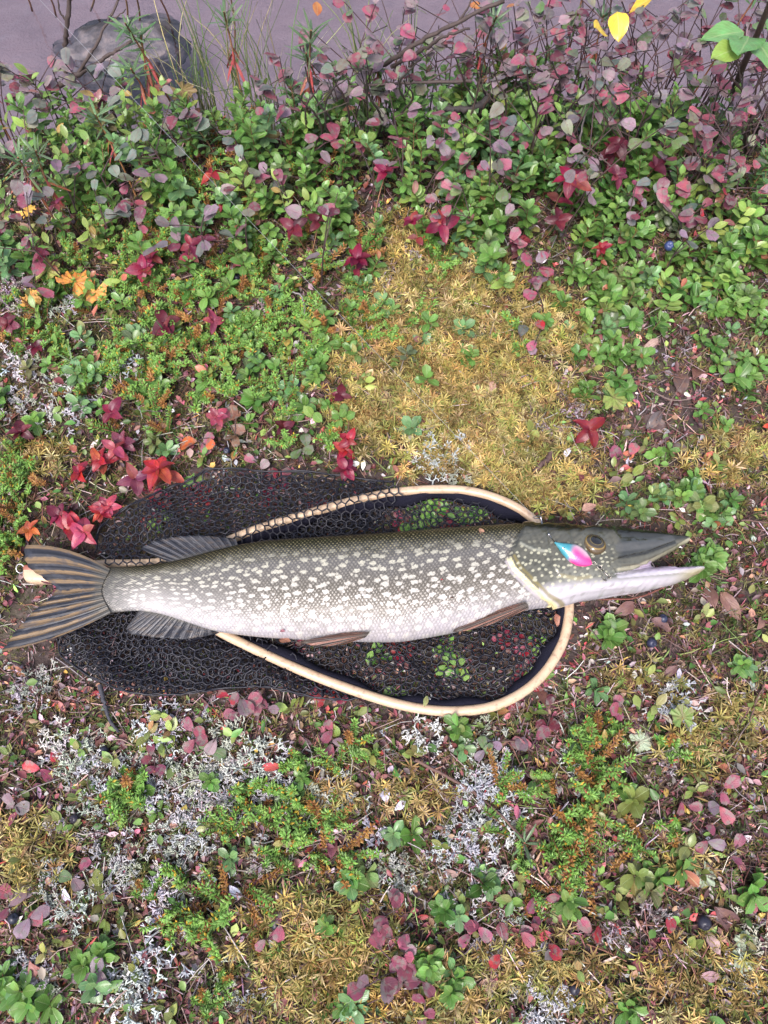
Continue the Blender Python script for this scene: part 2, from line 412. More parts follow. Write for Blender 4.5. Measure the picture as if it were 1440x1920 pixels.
disp += groove([(1140, 1075), (1170, 1066), (1215, 1050), (1260, 1029)], 4, .0012)
disp += groove([(1078, 1020), (1090, 1006), (1115, 1000), (1140, 1008), (1146, 1022)], 5, .0022)
disp += groove([(1150, 1012), (1200, 1018), (1260, 1014)], 7, -.0018)
disp += groove([(1090, 1040), (1115, 1046), (1140, 1040)], 4, .0012)
for yy in (0, 1, 2): disp += groove([(1150, 1076-yy*4), (1185, 1072-yy*4), (1215, 1064-yy*2), (1260, 1070)], 1.6, .0012*(-1)**yy)
disp += .00025*nz(U, W_, .2, 6)*(U > 1140)*(W_ > 1040)
disp += groove([(975, 1125), (1020, 1136), (1090, 1122), (1180, 1110)], 3, -.001)
disp += (.0008*nz(U, W_, .09, 2)+.0005*nz(U, W_, .21, 5))*(U > 960)*(W_ < 1112)*(1-sstep(1180, 1250, U))
disp += groove([(1060, 1000), (1064, 1030), (1090, 1052)], 5, -.0014)+groove([(1150, 1030), (1190, 1034), (1230, 1024)], 6, .0012)
P += NR*(disp*upm)[:, None]
body_me.vertices.foreach_set('co', P.astype(np.float32).ravel())
# painted-in skin colours of the head (pigment, plus a painted snout reflection)
PC = np.zeros((n, 4)); 
def brush(mask, c):
    m = np.clip(mask, 0, 1)[:, None]; PC[:, :3] = PC[:, :3]*(1-m)+np.array(c)*m; PC[:, 3:] = np.maximum(PC[:, 3:], m)
def bl(poly, wd, soft=2.0):
    dd, _ = poly_dist(U, W_, poly); return 1-sstep(wd, wd+soft, dd)
hm = sstep(-6, 6, np.where(headside | (U > 1060), d, -d))*(U > 935)
hm = np.where(U > 1060, 1, hm)
mott = .5+.5*nz(U, W_, .11, 4)*.6+.25*nz(U, W_, .31, 1)
inm = inpoly(U, W_, [(1142, 1086), (1180, 1076), (1216, 1056), (1269, 1062), (1300, 1060), (1318, 1060), (1290, 1074), (1240, 1079), (1180, 1088)])*1.0
brush(hm, (.075, .073, .058)); PC[:, :3] *= (1+.5*(mott[:, None]-.5)*(hm[:, None] > 0))
brush(hm*sstep(1062, 1105, W_)*sstep(1010, 1060, U)*.55, (.22, .22, .19))
brush(hm*sstep(1100, 1118, W_+ (U-1040)*.10)*(U > 1000), (.37, .345, .375))
brush(hm*(1-sstep(1002, 1017, W_-(U-1150).clip(0)*.04)), (.009, .009, .007))
brush(hm*sstep(1138, 1160, U)*(1-sstep(-8, 2, W_-np.interp(U, [1130, 1160, 1215, 1262, 1291], [1070, 1060, 1044, 1024, 1010]))), (.030, .031, .030))
brush(hm*sstep(1135, 1160, U)*(1-sstep(1006, 1012, W_)), (.008, .008, .007)); brush(bl([(1150, 1040), (1200, 1032), (1250, 1018)], 5, 6)*.6, (.075, .076, .075)); brush(bl([(1150, 1058), (1200, 1047), (1258, 1024)], 1.5, 2.5)*.8, (.010, .010, .010))  # grey mid-snout band is a painted sky reflection, set off by dark edges
brush(hm*sstep(.5, .75, .5+.5*nz(U, W_, .28, 2))*(W_ < 1095)*(W_ > 1008)*(U < 1140)*.4, (.035, .034, .026)); brush(inm*sstep(.55, .8, .5+.5*nz(U, W_, .22, 3))*.5, (.24, .13, .17))
fl_ = sstep(.62, .8, .5+.5*nz(U, W_, .16, 8))*hm*sstep(1095, 1108, W_)*.45; brush(fl_, (.20, .19, .18))
mx_ = bl([(1150, 1077), (1178, 1071), (1217, 1055), (1262, 1031), (1290, 1014)], 1.2, 2.5); brush(mx_*(.55+.45*mott), (.30, .28, .20))
brush(inm, (.33, .27, .35)); brush(inm*sstep(1230, 1150, U)*sstep(1068, 1080, W_), (.42, .38, .42))
brush(bl([(1150, 1091), (1200, 1086), (1240, 1081), (1290, 1076), (1316, 1067)], 2.5, 2), (.40, .37, .40))
brush(sstep(1240, 1300, U)*sstep(1070, 1076, W_+(U-1290)*.2)*.8, (.25, .22, .12))
brush(bl(OP[3:], 2.2, 2.5)*(U > 930), (.55, .48, .26))
brush(bl([(941, 1072), (952, 1092), (980, 1115), (1005, 1131)], 1.8, 4.0)*.9, (.33, .30, .32))
brush(bl([(x+9, y-5) for x, y in OP[3:]], 1.5, 2.5)*.8, (.16, .13, .05))
brush(bl([(966, 1040), (990, 1050), (1014, 1052)], 1.2, 2)*.6, (.30, .30, .24))
brush(bl([(972, 1010), (962, 1030), (955, 1045)], 2.5, 3)*.9, (.03, .03, .025))
brush(bl([(1040, 1094), (1070, 1098), (1095, 1094)], 1.5, 3)*.5, (.26, .22, .11))
a = body_me.attributes.new('fu', 'FLOAT', 'POINT'); a.data.foreach_set('value', (U*SC).astype(np.float32))
a = body_me.attributes.new('fv', 'FLOAT', 'POINT'); a.data.foreach_set('value', FV.astype(np.float32))
a = body_me.color_attributes.new('Paint', 'FLOAT_COLOR', 'POINT'); a.data.foreach_set('color', PC.astype(np.float32).ravel())
for p_ in body_me.polygons: p_.use_smooth = True
k = NT('pike_skin'); fu = k.attr('fu'); fv = k.attr('fv')
tw = k.math('MULTIPLY', fv, .125)
gn = k.noise(k.comb(fu, tw), 25, 3)
wob = k.math('MULTIPLY_ADD', k.noise(k.comb(fu, tw, 3.0), 90, 3), .0042, -.0021)
fu2 = k.math('ADD', fu, wob); tw2 = k.math('ADD', k.math('ADD', tw, wob), k.math('MULTIPLY', fu, .06))
PX_, PY_ = .0046, .0060
def cell(ox, oy, ax, ay):
    x = k.math('SUBTRACT', k.math('FRACT', k.math('ADD', k.math('DIVIDE', fu2, PX_), ox)), .5)
    y = k.math('SUBTRACT', k.math('FRACT', k.math('ADD', k.math('DIVIDE', tw2, PY_), oy)), .5)
    return k.math('SQRT', k.math('ADD', k.math('POWER', k.math('MULTIPLY', x, ax), 2.0), k.math('POWER', k.math('MULTIPLY', y, ay), 2.0)))
sd_ = k.math('MINIMUM', cell(0, 0, PX_*1000, PY_*1000), cell(.5, .5, PX_*1000, PY_*1000))     # mm to scale centre
dot = k.math('MULTIPLY', k.smooth(sd_, 1.5, .4), k.smooth(k.noise(k.comb(fu, tw), 170, 3), .30, .62, .25, 1.0))
rim = k.smooth(sd_, 1.5, 2.3)
base = k.ramp(k.math('ADD', fv, k.math('ADD', k.math('MULTIPLY_ADD', gn, .16, -.08), k.math('MULTIPLY_ADD', k.noise(k.comb(fu, tw, 1.0), 130, 3), .22, -.11))), [(0.0, (.006, .006, .004)), (.13, (.014, .013, .008)), (.22, (.060, .056, .046)), (.34, (.094, .088, .083)), (.60, (.078, .068, .053)), (.76, (.115, .101, .084)), (.89, (.235, .217, .212)), (1.0, (.30, .277, .297))])  # greyer upper flank stop paints the sky sheen into the skin colour
tailp = k.smooth(fu, 560*SC, 300*SC)
base = k.mix(k.math('MULTIPLY', tailp, k.smooth(fv, .35, .75, 0, .35)), base, (.42, .41, .42))
base = k.mix(k.math('MULTIPLY', k.smooth(fu, 330*SC, 220*SC), k.smooth(fv, .45, .8, 0, .6)), base, (.14, .135, .13))
dcol = k.ramp(fv, [(0.0, (.16, .13, .05)), (.2, (.32, .28, .16)), (.4, (.32, .30, .26)), (.7, (.38, .35, .32)), (.9, (.54, .50, .51))])
c = k.mix(k.math('MULTIPLY', dot, k.smooth(fv, .1, .45, .7, .30)), base, dcol)
c = k.mix(k.math('MULTIPLY', rim, k.smooth(k.noise(k.comb(fu, tw, 5.0), 110, 2), .35, .65, .1, .45)), c, k.mix(.5, c, (.02, .02, .015)))
# pale oblong spots
sv = k.comb(k.math('DIVIDE', fu2, .0175), k.math('DIVIDE', tw2, .0098))
def vorn(vec, scale, rnd): return k.vor(vec, scale, rnd)
s1 = k.smooth(k.math('ADD', vorn(sv, 1.0, .75), k.math('MULTIPLY_ADD', k.noise(k.comb(fu, tw), 380, 3), .34, -.17)), .29, .19)
sv2 = k.comb(k.math('MULTIPLY_ADD', fu, 1/.012, 7.3), k.math('MULTIPLY_ADD', tw2, 1/.0105, 3.7))
s2 = k.smooth(k.math('ADD', vorn(sv2, 1.0, .9), k.math('MULTIPLY_ADD', k.noise(k.comb(fu, tw), 360, 3), .36, -.18)), .20, .12)
band = k.math('MULTIPLY', k.smooth(fv, .15, .34), k.smooth(fv, 1.1, .92))
spot = k.math('MULTIPLY', k.math('MAXIMUM', s1, k.math('MULTIPLY', s2, .8)), band)
c = k.mix(k.math('MULTIPLY', spot, .92), c, k.mix(k.smooth(fv, .3, .75), (.34, .325, .26), (.40, .375, .35)))
c = k.mix(k.math('MULTIPLY', k.smooth(fu, 268*SC, 198*SC), .8), c, k.mix(k.noise(k.comb(fu, tw), 150, 3), (.02, .02, .018), (.07, .065, .055)))
pa = k.n('ShaderNodeAttribute', attribute_name='Paint')
hd = k.smooth(k.math('ADD', k.vor(k.comb(k.math('DIVIDE', fu, .0085), k.math('DIVIDE', tw, .0078)), 1.0, .95), k.math('MULTIPLY_ADD', k.noise(k.comb(fu, tw), 300, 2), .3, -.15)), .30, .16)
hmask = k.math('MULTIPLY', k.math('MULTIPLY', k.smooth(fv, .25, .45), k.smooth(fv, .95, .8)), k.smooth(fu, 1150*SC, 1120*SC))
pc = k.mix(k.math('MULTIPLY', k.math('MULTIPLY', hd, hmask), .75), pa.outputs['Color'], (.34, .33, .24))
c = k.mix(pa.outputs['Alpha'], c, pc)
bodym = k.math('SUBTRACT', 1.0, pa.outputs['Alpha'])
k.p(Base_Color=c, Roughness=k.mix(bodym, (.13, .13, .13, 1), (.32, .32, .32, 1)))
k.set(k.b.inputs['Specular IOR Level'], k.smooth(fv, .02, .28, .12, .5))
k.b.inputs['Coat Weight'].default_value = .06; k.b.inputs['Coat Roughness'].default_value = .12
hb = k.math('ADD', k.math('MULTIPLY', k.math('SUBTRACT', 1.0, k.math('DIVIDE', sd_, 3.2)), bodym), k.math('MULTIPLY', k.noise(k.comb(fu, tw), 200, 3), .35))
hb = k.math('ADD', hb, k.math('MULTIPLY', k.noise(k.comb(fu, tw, 2.0), 70, 4), 1.6))
k.bump(hb, .55, .0012)
M['pike'] = k.m
pike = empty('pike', at(700, 1105, .02)); PI_ = Matrix.Translation(-pike.location)
tag(pike, 'large olive pike with cream spots and open mouth lying on the landing net', 'fish')
def world_m(o): return o.matrix_basis.copy() if o.parent is None else world_m(o.parent) @ o.matrix_parent_inverse @ o.matrix_basis
def child(o, parent): o.parent = parent; o.matrix_parent_inverse = world_m(parent).inverted(); return o
body = link('body', body_me, M['pike']); child(body, pike)
# eye
k = NT('pike_eye'); oc = k.co('Object'); sp = k.sep(oc); rr = k.math('SQRT', k.math('ADD', k.math('POWER', sp[0], 2), k.math('POWER', sp[1], 2)))
c = k.ramp(k.math('DIVIDE', rr, .0148), [(0, (.006, .007, .01)), (.46, (.008, .009, .014)), (.50, (.16, .12, .04)), (.56, (.04, .035, .03)), (.74, (.05, .04, .03)), (.80, (.30, .20, .055)), (.88, (.09, .06, .03))])
c = k.mix(k.math('MULTIPLY', k.noise(oc, 500, 3), .6), c, (.03, .025, .02)); k.p(Base_Color=c, Roughness=.06)
ep = at(1114, 1021, float(fish_surface(1114, 1021))+.0018)
bm = bmesh.new(); bmesh.ops.create_uvsphere(bm, u_segments=32, v_segments=20, radius=.0148)
for v in bm.verts: v.co.z *= .62
me = bpy.data.meshes.new('eye'); bm.to_mesh(me); bm.free()
for p_ in me.polygons: p_.use_smooth = True
eye = link('eye', me, k.m); eye.matrix_basis = Matrix.Translation(ep) @ Matrix.Rotation(R(-22), 4, 'X') @ Matrix.Rotation(R(8), 4, 'Y'); child(eye, pike)
# teeth along the lower jaw
mb = MB()
for i in range(12):
    x = 1176+i*11; y = np.interp(x, [1180, 1240, 1300], [1083, 1077, 1069]); p = at(x, y, float(f_zc(min(x, 1250)))+.004+.012*(1-i/9)); q = p+Vector((.0, .0058, .003))
    mb.add(*tube([p, q], [.0012, .0001], 5))
k = NT('tooth'); k.p(Base_Color=(.75, .72, .62), Roughness=.25); child(mb.obj('tooth_row', k.m), pike)['kind'] = 'stuff'
# fins
def fin_mat(name, c0, c1, c2, stripes, blot=0.4):
    k = NT(name); uv = k.n('ShaderNodeUVMap').outputs[0]; s = k.sep(uv)
    nn = k.noise(k.comb(k.math('MULTIPLY', s[0], 7), k.math('MULTIPLY', s[1], 2.2)), 2.2, 3)
    wv = k.math('SINE', k.math('MULTIPLY', k.math('ADD', s[0], k.math('MULTIPLY', nn, .05)), stripes*6.283))
    c = k.mix(k.smooth(k.math('ADD', wv, k.math('MULTIPLY_ADD', nn, 1.6, -.8)), -.2, .75), c0, c1)
    fine = k.math('SINE', k.math('MULTIPLY', s[0], stripes*6.283*3))
    c = k.mix(k.smooth(fine, .2, 1.0, 0, .35), c, (.02, .02, .025))
    c = k.mix(k.math('MULTIPLY', k.smooth(k.noise(k.comb(k.math('MULTIPLY', s[0], 3), k.math('MULTIPLY', s[1], 1.5)), 4, 2), .5, .66), blot), c, c2)
    c = k.mix(k.smooth(s[1], .26, .02, 0, .8), c, k.mix(nn, (.03, .03, .027), (.085, .08, .068)))
    k.p(Base_Color=c, Roughness=.38); k.b.inputs['Specular IOR Level'].default_value = .3
    k.bump(k.math('ADD', wv, k.math('MULTIPLY', fine, .5)), .5, .0008); return k.m
def fin(name, base, edge, z0, z1, nray, mat, bulge=(0, 0), rip=.0011, jag=3.0, rows=10):
    nt = nray*6+1
    def res(pts, nn):
        P = np.array(pts, float); S = spline([(x, y, 0) for x, y in P], 200)[:, :2]; L = np.r_[0, np.cumsum(np.hypot(*np.diff(S, axis=0).T))]; L /= L[-1]
        t = np.linspace(0, 1, nn); return np.stack([np.interp(t, L, S[:, 0]), np.interp(t, L, S[:, 1])], 1)
    B = res(base, nt); E = res(edge, nt); t = np.linspace(0, 1, nt); V = []; UV = []
    rj = np.random.default_rng(len(name)).normal(0, 1, nray+2)
    for dz in (0, -.0011):
        for i in range(rows+1):
            s = i/rows; bul = (bulge[0]*np.clip(1-t*2.5, 0, 1)+bulge[1]*np.clip(1-(1-t)*2.5, 0, 1))*4*s*(1-s)
            jg = jag*(np.abs(np.sin(t*nray*np.pi))-.5+.5*np.interp(t*nray, np.arange(nray+2), rj))*s**4
            Q = B*(1-s)+E*s; D = E-B; Dn = D/np.linalg.norm(D, axis=1)[:, None]; Q = Q+Dn*jg[:, None]; Q[:, 1] += bul
            for j in range(nt):
                z = z0*(1-s)+z1*s+rip*math.cos(2*math.pi*nray*t[j])*(.25+s)*.6+.0025*math.sin(t[j]*9+s*2)*s+dz*(1-.5*s)
                V.append(at(Q[j, 0], Q[j, 1], z)[:]); UV.append((t[j], s))
    F = []; o = (rows+1)*nt
    for i in range(rows):
        for j in range(nt-1):
            a = i*nt+j; F += [(a, a+1, a+nt+1, a+nt), (o+a, o+a+nt, o+a+nt+1, o+a+1)]
    for j in range(nt-1): e = rows*nt+j; F += [(e, e+1, o+e+1, o+e)]
    for i in range(rows): 
        for e in (i*nt, i*nt+nt-1): F.append((e, e+nt, o+e+nt, o+e))
    f = link(name, np_mesh(name, V, F, None, UV), mat); child(f, pike); return f
fm_tail = fin_mat('tail_fin_skin', (.016, .017, .023), (.15, .10, .055), (.035, .038, .05), 9, .55)
fm_dark = fin_mat('dark_fin_skin', (.014, .015, .021), (.055, .055, .062), (.10, .07, .045), 12, .3)
fm_red = fin_mat('red_fin_skin', (.05, .034, .028), (.19, .085, .06), (.08, .075, .06), 6, .3)
fin('tail_fin', [(206, 1067), (190, 1108), (207, 1150)], [(46, 1021), (44, 1040), (52, 1062), (80, 1084), (103, 1101), (98, 1117), (60, 1150), (32, 1182), (3, 1222)], .0515, .040, 15, fm_tail, bulge=(-13, 9), jag=3)
fin('dorsal_fin', [(322, 1056), (380, 1042), (446, 1022)], [(288, 1042), (267, 1027), (295, 1013), (335, 1006), (395, 1005), (442, 1010)], .048, .047, 11, fm_dark, jag=1.5)
fin('anal_fin', [(262, 1141), (330, 1156), (405, 1182)], [(256, 1150), (236, 1182), (262, 1192), (295, 1196), (354, 1197), (412, 1187)], .040, .034, 11, fm_dark, jag=1.5)
fin('pelvic_fin', [(694, 1184), (690, 1190), (684, 1196)], [(640, 1187), (566, 1202), (580, 1209), (602, 1212), (640, 1209), (668, 1201)], .1005, .088, 8, fm_red, jag=1)
fin('pectoral_fin', [(985, 1128), (990, 1134), (992, 1142)], [(930, 1145), (853, 1180), (862, 1184), (890, 1179), (930, 1168), (972, 1150)], .094, .084, 8, fm_red, jag=1)

# ------------------------------------------------------------------ the landing net
HZ = .0185
net = empty('landing_net', at(600, 1130, 0)); tag(net, 'wooden teardrop landing net with black rubber mesh bag under the pike', 'fishing net')
k = NT('pale_hoop_wood'); oc = k.co('Object')
st = k.n('ShaderNodeMapping'); st.inputs['Scale'].default_value = (1.2, 3.0, 3.0); k.set(st.inputs[0], oc)
g1 = k.noise(st.outputs[0], 60, 4); g2 = k.noise(oc, 12, 2)
c = k.mix(g1, (.36, .245, .155), (.52, .395, .28)); c = k.mix(k.smooth(g2, .5, .75, 0, .3), c, (.33, .21, .13))
c = k.mix(k.smooth(k.noise(oc, 120, 5), .52, .72, 0, .75), c, (.22, .14, .10))
k.p(Base_Color=c, Roughness=.38); k.bump(g1, .15, .0005); M['wood'] = k.m
hoop_px = [(110, 1078), (180, 1060), (250, 1058), (310, 1053), (390, 1030), (480, 994), (600, 957), (690, 933), (770, 921), (860, 920), (930, 936), (990, 968), (1035, 1020), (1060, 1085), (1066, 1150), (1050, 1215), (1005, 1278), (935, 1321), (850, 1334), (760, 1324), (660, 1294), (550, 1251), (430, 1194), (310, 1130), (200, 1092), (110, 1080)]
hp = spline([at(x, y, HZ) for x, y in hoop_px], 260)
hp[:, 2] += .0025*nz(hp[:, 0], hp[:, 1], 6, 3)+.002
Vt, Ft = tube(hp, .0062, 12)
cen = np.repeat(hp, 12, axis=0); Vt = cen+(Vt-cen)*np.array([1, 1, .9])
mb = MB(); mb.add(Vt, Ft); child(mb.obj('hoop', M['wood']), net)
# handle: laminated block with a red-brown core
mb = MB(); hs_ = [(x, y, r) for x, y, r in [(47, 1077, .5), (52, 1077, .85), (62, 1077, 1.0), (90, 1077, 1.0), (130, 1077, .92), (170, 1077, .72), (205, 1076, .5)]]
for nm, ys, ex, zt, m_ in (('handle', 0, 1.0, .0095, 'wood'), ('handle_core', 0, .42, .0103, 'core')):
    mb = MB(); rings = []
    for x, y, r in hs_:
        ring = []
        for a in np.linspace(0, 2*np.pi, 20, endpoint=False):
            ca, sa = np.cos(a), np.sin(a); ca = np.sign(ca)*abs(ca)**.6; sa = np.sign(sa)*abs(sa)**.6
            yy = 18*r*ex*ca*1.0 + (-9 if nm == 'handle_core' else 0)
            p = at(x+(0 if nm == 'handle' else 0.0), y+yy, HZ); ring.append((p.x, p.y, p.z+zt*min(1, r+.15)*sa))
        rings.append(ring)
    V = np.array(rings).reshape(-1, 3); F = []
    for i in range(len(rings)-1):
        for j in range(20): a = i*20+j; b = i*20+(j+1) % 20; F += [(a, b, b+20), (a, b+20, a+20)]
    for j in range(1, 19): F += [(0, j+1, j), (len(V)-20, len(V)-20+j, len(V)-20+j+1)]
    mb.add(V, F)
    if m_ == 'core':
        k = NT('red_brown_wood'); oc = k.co('Object'); n1 = k.noise(oc, 90, 4); k.p(Base_Color=k.mix(n1, (.16, .055, .04), (.30, .11, .075)), Roughness=.4); M['core'] = k.m
    hd_o = mb.obj(nm, M[m_]); child(hd_o, net if nm == 'handle' else handle_o); handle_o = hd_o if nm == 'handle' else handle_o
k = NT('worn_steel'); n1 = k.noise(k.co(), 300, 3); k.p(Base_Color=k.mix(n1, (.16, .155, .165), (.36, .355, .37)), Metallic=1.0, Roughness=.28); M['steel'] = k.m
mb = MB(); c0 = at(38, 1066, .022)
mb.add(*tube([c0+Vector((.0052*math.cos(a), .0052*math.sin(a), .003*math.sin(a))) for a in np.linspace(0, 6.28, 25)], .0011, 8))
mb.add(*tube([at(44, 1072, .02), at(52, 1075, .02)], .0018, 8)); child(mb.obj('end_ring', M['steel']), handle_o)
# black cloth band inside the hoop
k = NT('black_band_cloth'); n1 = k.noise(k.co(), 900, 3); k.p(Base_Color=k.mix(n1, (.003, .003, .006), (.018, .018, .032)), Roughness=1.0); k.b.inputs['Specular IOR Level'].default_value = .1; k.bump(n1, .8, .001); M['band'] = k.m
ctr = np.array(at(760, 1130, 0)[:2])
hin = spline([at(x, y, HZ) for x, y in hoop_px[4:23]], 200)
Tn = np.gradient(hin, axis=0); Nn = np.stack([-Tn[:, 1], Tn[:, 0]], 1); Nn /= np.linalg.norm(Nn, axis=1)[:, None]
sgn = np.sign(((ctr-hin[:, :2])*Nn).sum(1)); Nn *= sgn[:, None]
prof = [(.003, .002), (.007, .003), (.011, .000), (.014, -.006), (.0145, -.010), (.012, -.008), (.008, -.002), (.003, -.002)]; V = []
for i in range(200):
    q = 1+.25*math.sin(i*.21)+.2*math.sin(i*.47)
    for a, b in prof: V.append((hin[i, 0]+Nn[i, 0]*a*q, hin[i, 1]+Nn[i, 1]*a*q, hin[i, 2]+b+.001*math.sin(i*.7)))
m_ = len(prof); F = [(i*m_+j, i*m_+(j+1) % m_, (i+1)*m_+(j+1) % m_, (i+1)*m_+j) for i in range(199) for j in range(m_)]
mb = MB(); mb.add(V, F); child(mb.obj('rim_band', M['band']), net)
# rubber mesh
k = NT('black_rubber_mesh'); n1 = k.noise(k.co(), 120, 3); k.p(Base_Color=k.mix(n1, (.004, .004, .007), (.016, .016, .027)), Roughness=.45); k.b.inputs['Specular IOR Level'].default_value = .4; M['rubber'] = k.m
UP = [(185, 1040), (188, 1002), (215, 972), (245, 952), (300, 921), (360, 897), (420, 886), (560, 888), (660, 897), (740, 911)]
LOWL = [(112, 1200), (118, 1228), (150, 1255), (190, 1278), (250, 1301), (330, 1304), (420, 1291), (500, 1290), (580, 1306), (650, 1312), (690, 1304)]
def W2(poly): return [tuple(at(x, y, .015)[:2]) for x, y in poly]
SHEET_A = W2([(240, 1110), (380, 1045), (480, 1000), (600, 962), (700, 937), (780, 926), (860, 926), (925, 941), (985, 973), (1030, 1022), (1054, 1085), (1060, 1150), (1044, 1210), (1000, 1272), (932, 1315), (850, 1328), (760, 1318), (660, 1288), (550, 1245), (430, 1188)])
SHEET_B = W2(UP+[(760, 935), (700, 990), (600, 1030), (300, 1080), (200, 1075)])
SHEET_C = W2([(112, 1200), (150, 1170), (200, 1150), (330, 1130), (480, 1190), (620, 1262), (700, 1300)]+LOWL[::-1][:-1])
def hexnet(mb, poly, pitch, warp, zf, r, rot=0.0, seed=0):
    xs_ = [p[0] for p in poly]; ys_ = [p[1] for p in poly]; cx, cy = np.mean(xs_), np.mean(ys_)
    s = pitch/math.sqrt(3); R_ = .55; ni = int(R_*2/pitch)
    pts = {}; edges = []
    ii, jj = np.meshgrid(np.arange(-ni//2, ni//2+1), np.arange(-ni//2, ni//2+1))
    cxs = (ii+.5*(jj % 2))*pitch; cys = jj*s*1.5
    A = []; B = []
    ang = [math.pi/6+math.pi/3*q for q in range(6)]
    for q in (0, 1, 2):
        A.append(np.stack([cxs+s*math.cos(ang[q]), cys+s*math.sin(ang[q])], -1).reshape(-1, 2)); B.append(np.stack([cxs+s*math.cos(ang[q+1]), cys+s*math.sin(ang[q+1])], -1).reshape(-1, 2))
    A = np.vstack(A); B = np.vstack(B); cr, sr = math.cos(rot), math.sin(rot); RM = np.array([[cr, -sr], [sr, cr]])
    def mp(Q): Q = Q @ RM.T; return warp(Q[:, 0]+cx, Q[:, 1]+cy)
    ax, ay = mp(A); bx, by = mp(B)
    m = inpoly(ax, ay, poly) & inpoly(bx, by, poly)
    ax, ay, bx, by = ax[m], ay[m], bx[m], by[m]
    P0 = np.stack([ax, ay, zf(ax, ay)], 1); P1 = np.stack([bx, by, zf(bx, by)], 1); mid = (P0+P1)/2
    mid[:, 2] += .0003
    rr_ = r*(.85+.3*np.random.default_rng(seed).random(len(P0)))
    mb.add(*prisms(P0, mid, rr_)); mb.add(*prisms(mid, P1, rr_))
def warp_a(x, y): return x+.010*nz(x, y, 13, 1+0*1)+.004*nz(x, y, 37, 2), y+.009*nz(x, y, 15, 4)+.004*nz(x, y, 31, 6)
def warp_b(x, y): return x+.008*nz(x, y, 14, 8)+.003*nz(x, y, 40, 3), y+.011*nz(x, y, 12, 9)+.003*nz(x, y, 45, 2)
def warp_c(x, y): return x+.014*nz(x, y, 16, 5)+.006*nz(x, y, 42, 7), y+.008*nz(x, y, 18, 3)+.004*nz(x, y, 36, 1)
hoopd = hp[:, :2]
def dist_hoop(x, y):
    q = hoopd[::4]; return np.min(np.hypot(np.asarray(x)[:, None]-q[None, :, 0], np.asarray(y)[:, None]-q[None, :, 1]), axis=1)
def gz(x, y): return np.asarray(H(x, y))
def zA(x, y): return np.clip(gz(x, y)+.012+.006*nz(x, y, 28, 5)+.003*nz(x, y, 60, 2), .006, .030)+0*x
def zB(x, y): return np.maximum(gz(x, y)+.016, .012)+.009*(1+nz(x, y, 22, 1))+.014*np.exp(-(dist_hoop(x, y)/.018)**2)+.002*nz(x, y, 90, 1)
def zC(x, y): return gz(x, y)+.013+.010*(1+nz(x, y, 26, 4))*(1-np.exp(-(dist_hoop(x, y)/.016)**2))
mb = MB()
hexnet(mb, SHEET_A, .0118, warp_a, zA, .00098, .2, 1)
hexnet(mb, SHEET_A, .0085, lambda x, y: warp_c(x+.003, y), lambda x, y: zA(x, y)-.006, .0009, -.3, 2)  # finer under-layers of mesh, here and below, added to darken the holes
hexnet(mb, SHEET_B, .0122, warp_b, zB, .00105, .1, 3)
hexnet(mb, SHEET_B, .0080, lambda x, y: warp_c(x, y+.004), lambda x, y: np.maximum(gz(x, y)+.007, .006)+.004*(1+nz(x, y, 33, 2)), .0011, .45, 4)
hexnet(mb, SHEET_C, .0122, warp_c, zC, .0011, .05, 5)
hexnet(mb, SHEET_C, .0080, lambda x, y: warp_b(x, y+.002), lambda x, y: zC(x, y)-.007, .0011, .5, 6)
hexnet(mb, SHEET_C, .0075, lambda x, y: warp_a(x+.004, y+.002), lambda x, y: zC(x, y)-.005+.003*nz(x, y, 70, 2), .0010, .9, 7)
# cords along the folded edges of the bag
for pl, zf in ((UP, zB), (LOWL, zC)):
    for o in (0, .0022):
        q = spline([at(x, y, .015) for x, y in pl], 120); q[:, :2] += .0016*np.stack([nz(q[:, 0], q[:, 1], 130, o*900), nz(q[:, 0], q[:, 1], 150, 3+o*900)], 1)
        q[:, 2] = zf(q[:, 0], q[:, 1])-.004+o; mb.add(*tube(q, .0011, 5))
child(mb.obj('netting', M['rubber']), net)['kind'] = 'stuff'

# ------------------------------------------------------------------ lure and line
lure = empty('fishing_lure', at(1075, 1035, .09)); tag(lure, 'teal, white and pink spoon lure lying across the pike\'s cheek', 'lure')
def fz(px, py, d=.004): return at(px, py, float(fish_surface(px, py))+d)
A0 = fz(1040, 1017, .008); A1 = fz(1109, 1058, .007); ax_ = (A1-A0); LL = ax_.length; ax_.normalize(); upv = Vector((0, -.25, 1)); sdv = upv.cross(ax_).normalized(); upv = ax_.cross(sdv).normalized()
V = []; NTl, NS = 28, 14; C = []
for sgn_ in (1, -1):
    for i in range(NTl+1):
        t = i/NTl; hw = .0118*(math.sin(math.pi*min(1, t**1.15))**.60)*(.60+.40*sstep(0, .55, t)); hw = max(hw, .0012)
        for j in range(NS+1):
            s = -1+2*j/NS; dome = math.sqrt(max(0, 1-s*s)); z = (.0062*dome*math.sin(math.pi*(.04+.92*t))**.6 if sgn_ > 0 else -.0012*dome)
            V.append(tuple(A0+ax_*(LL*t)+sdv*(hw*s)+upv*z))
            pk = float(sstep(.25, .75, .5*(t)+.30*(-s)+.12)); 
            cc = lerp((.46, .38, .42), (.60, .008, .17), float(sstep(-1.0, -.1, -s+.7*sstep(.75, 1, t)+.10*math.sin(t*5))))
            cc = lerp((.008, .20, .25), cc, float(sstep(.36, .56, t+.06*s)))
            C.append(cc)
F = []; o = (NTl+1)*(NS+1)
for i in range(NTl):
    for j in range(NS):
        a = i*(NS+1)+j; F += [(a, a+NS+1, a+NS+2, a+1), (o+a, o+a+1, o+a+NS+2, o+a+NS+1)]
k = NT('lure_paint'); c = k.attr('Col', 'Color'); oc = k.n('ShaderNodeNewGeometry').outputs['Position']; v1 = k.vor(oc, 700, 1, dims='3D', feature='F1', out='Color')
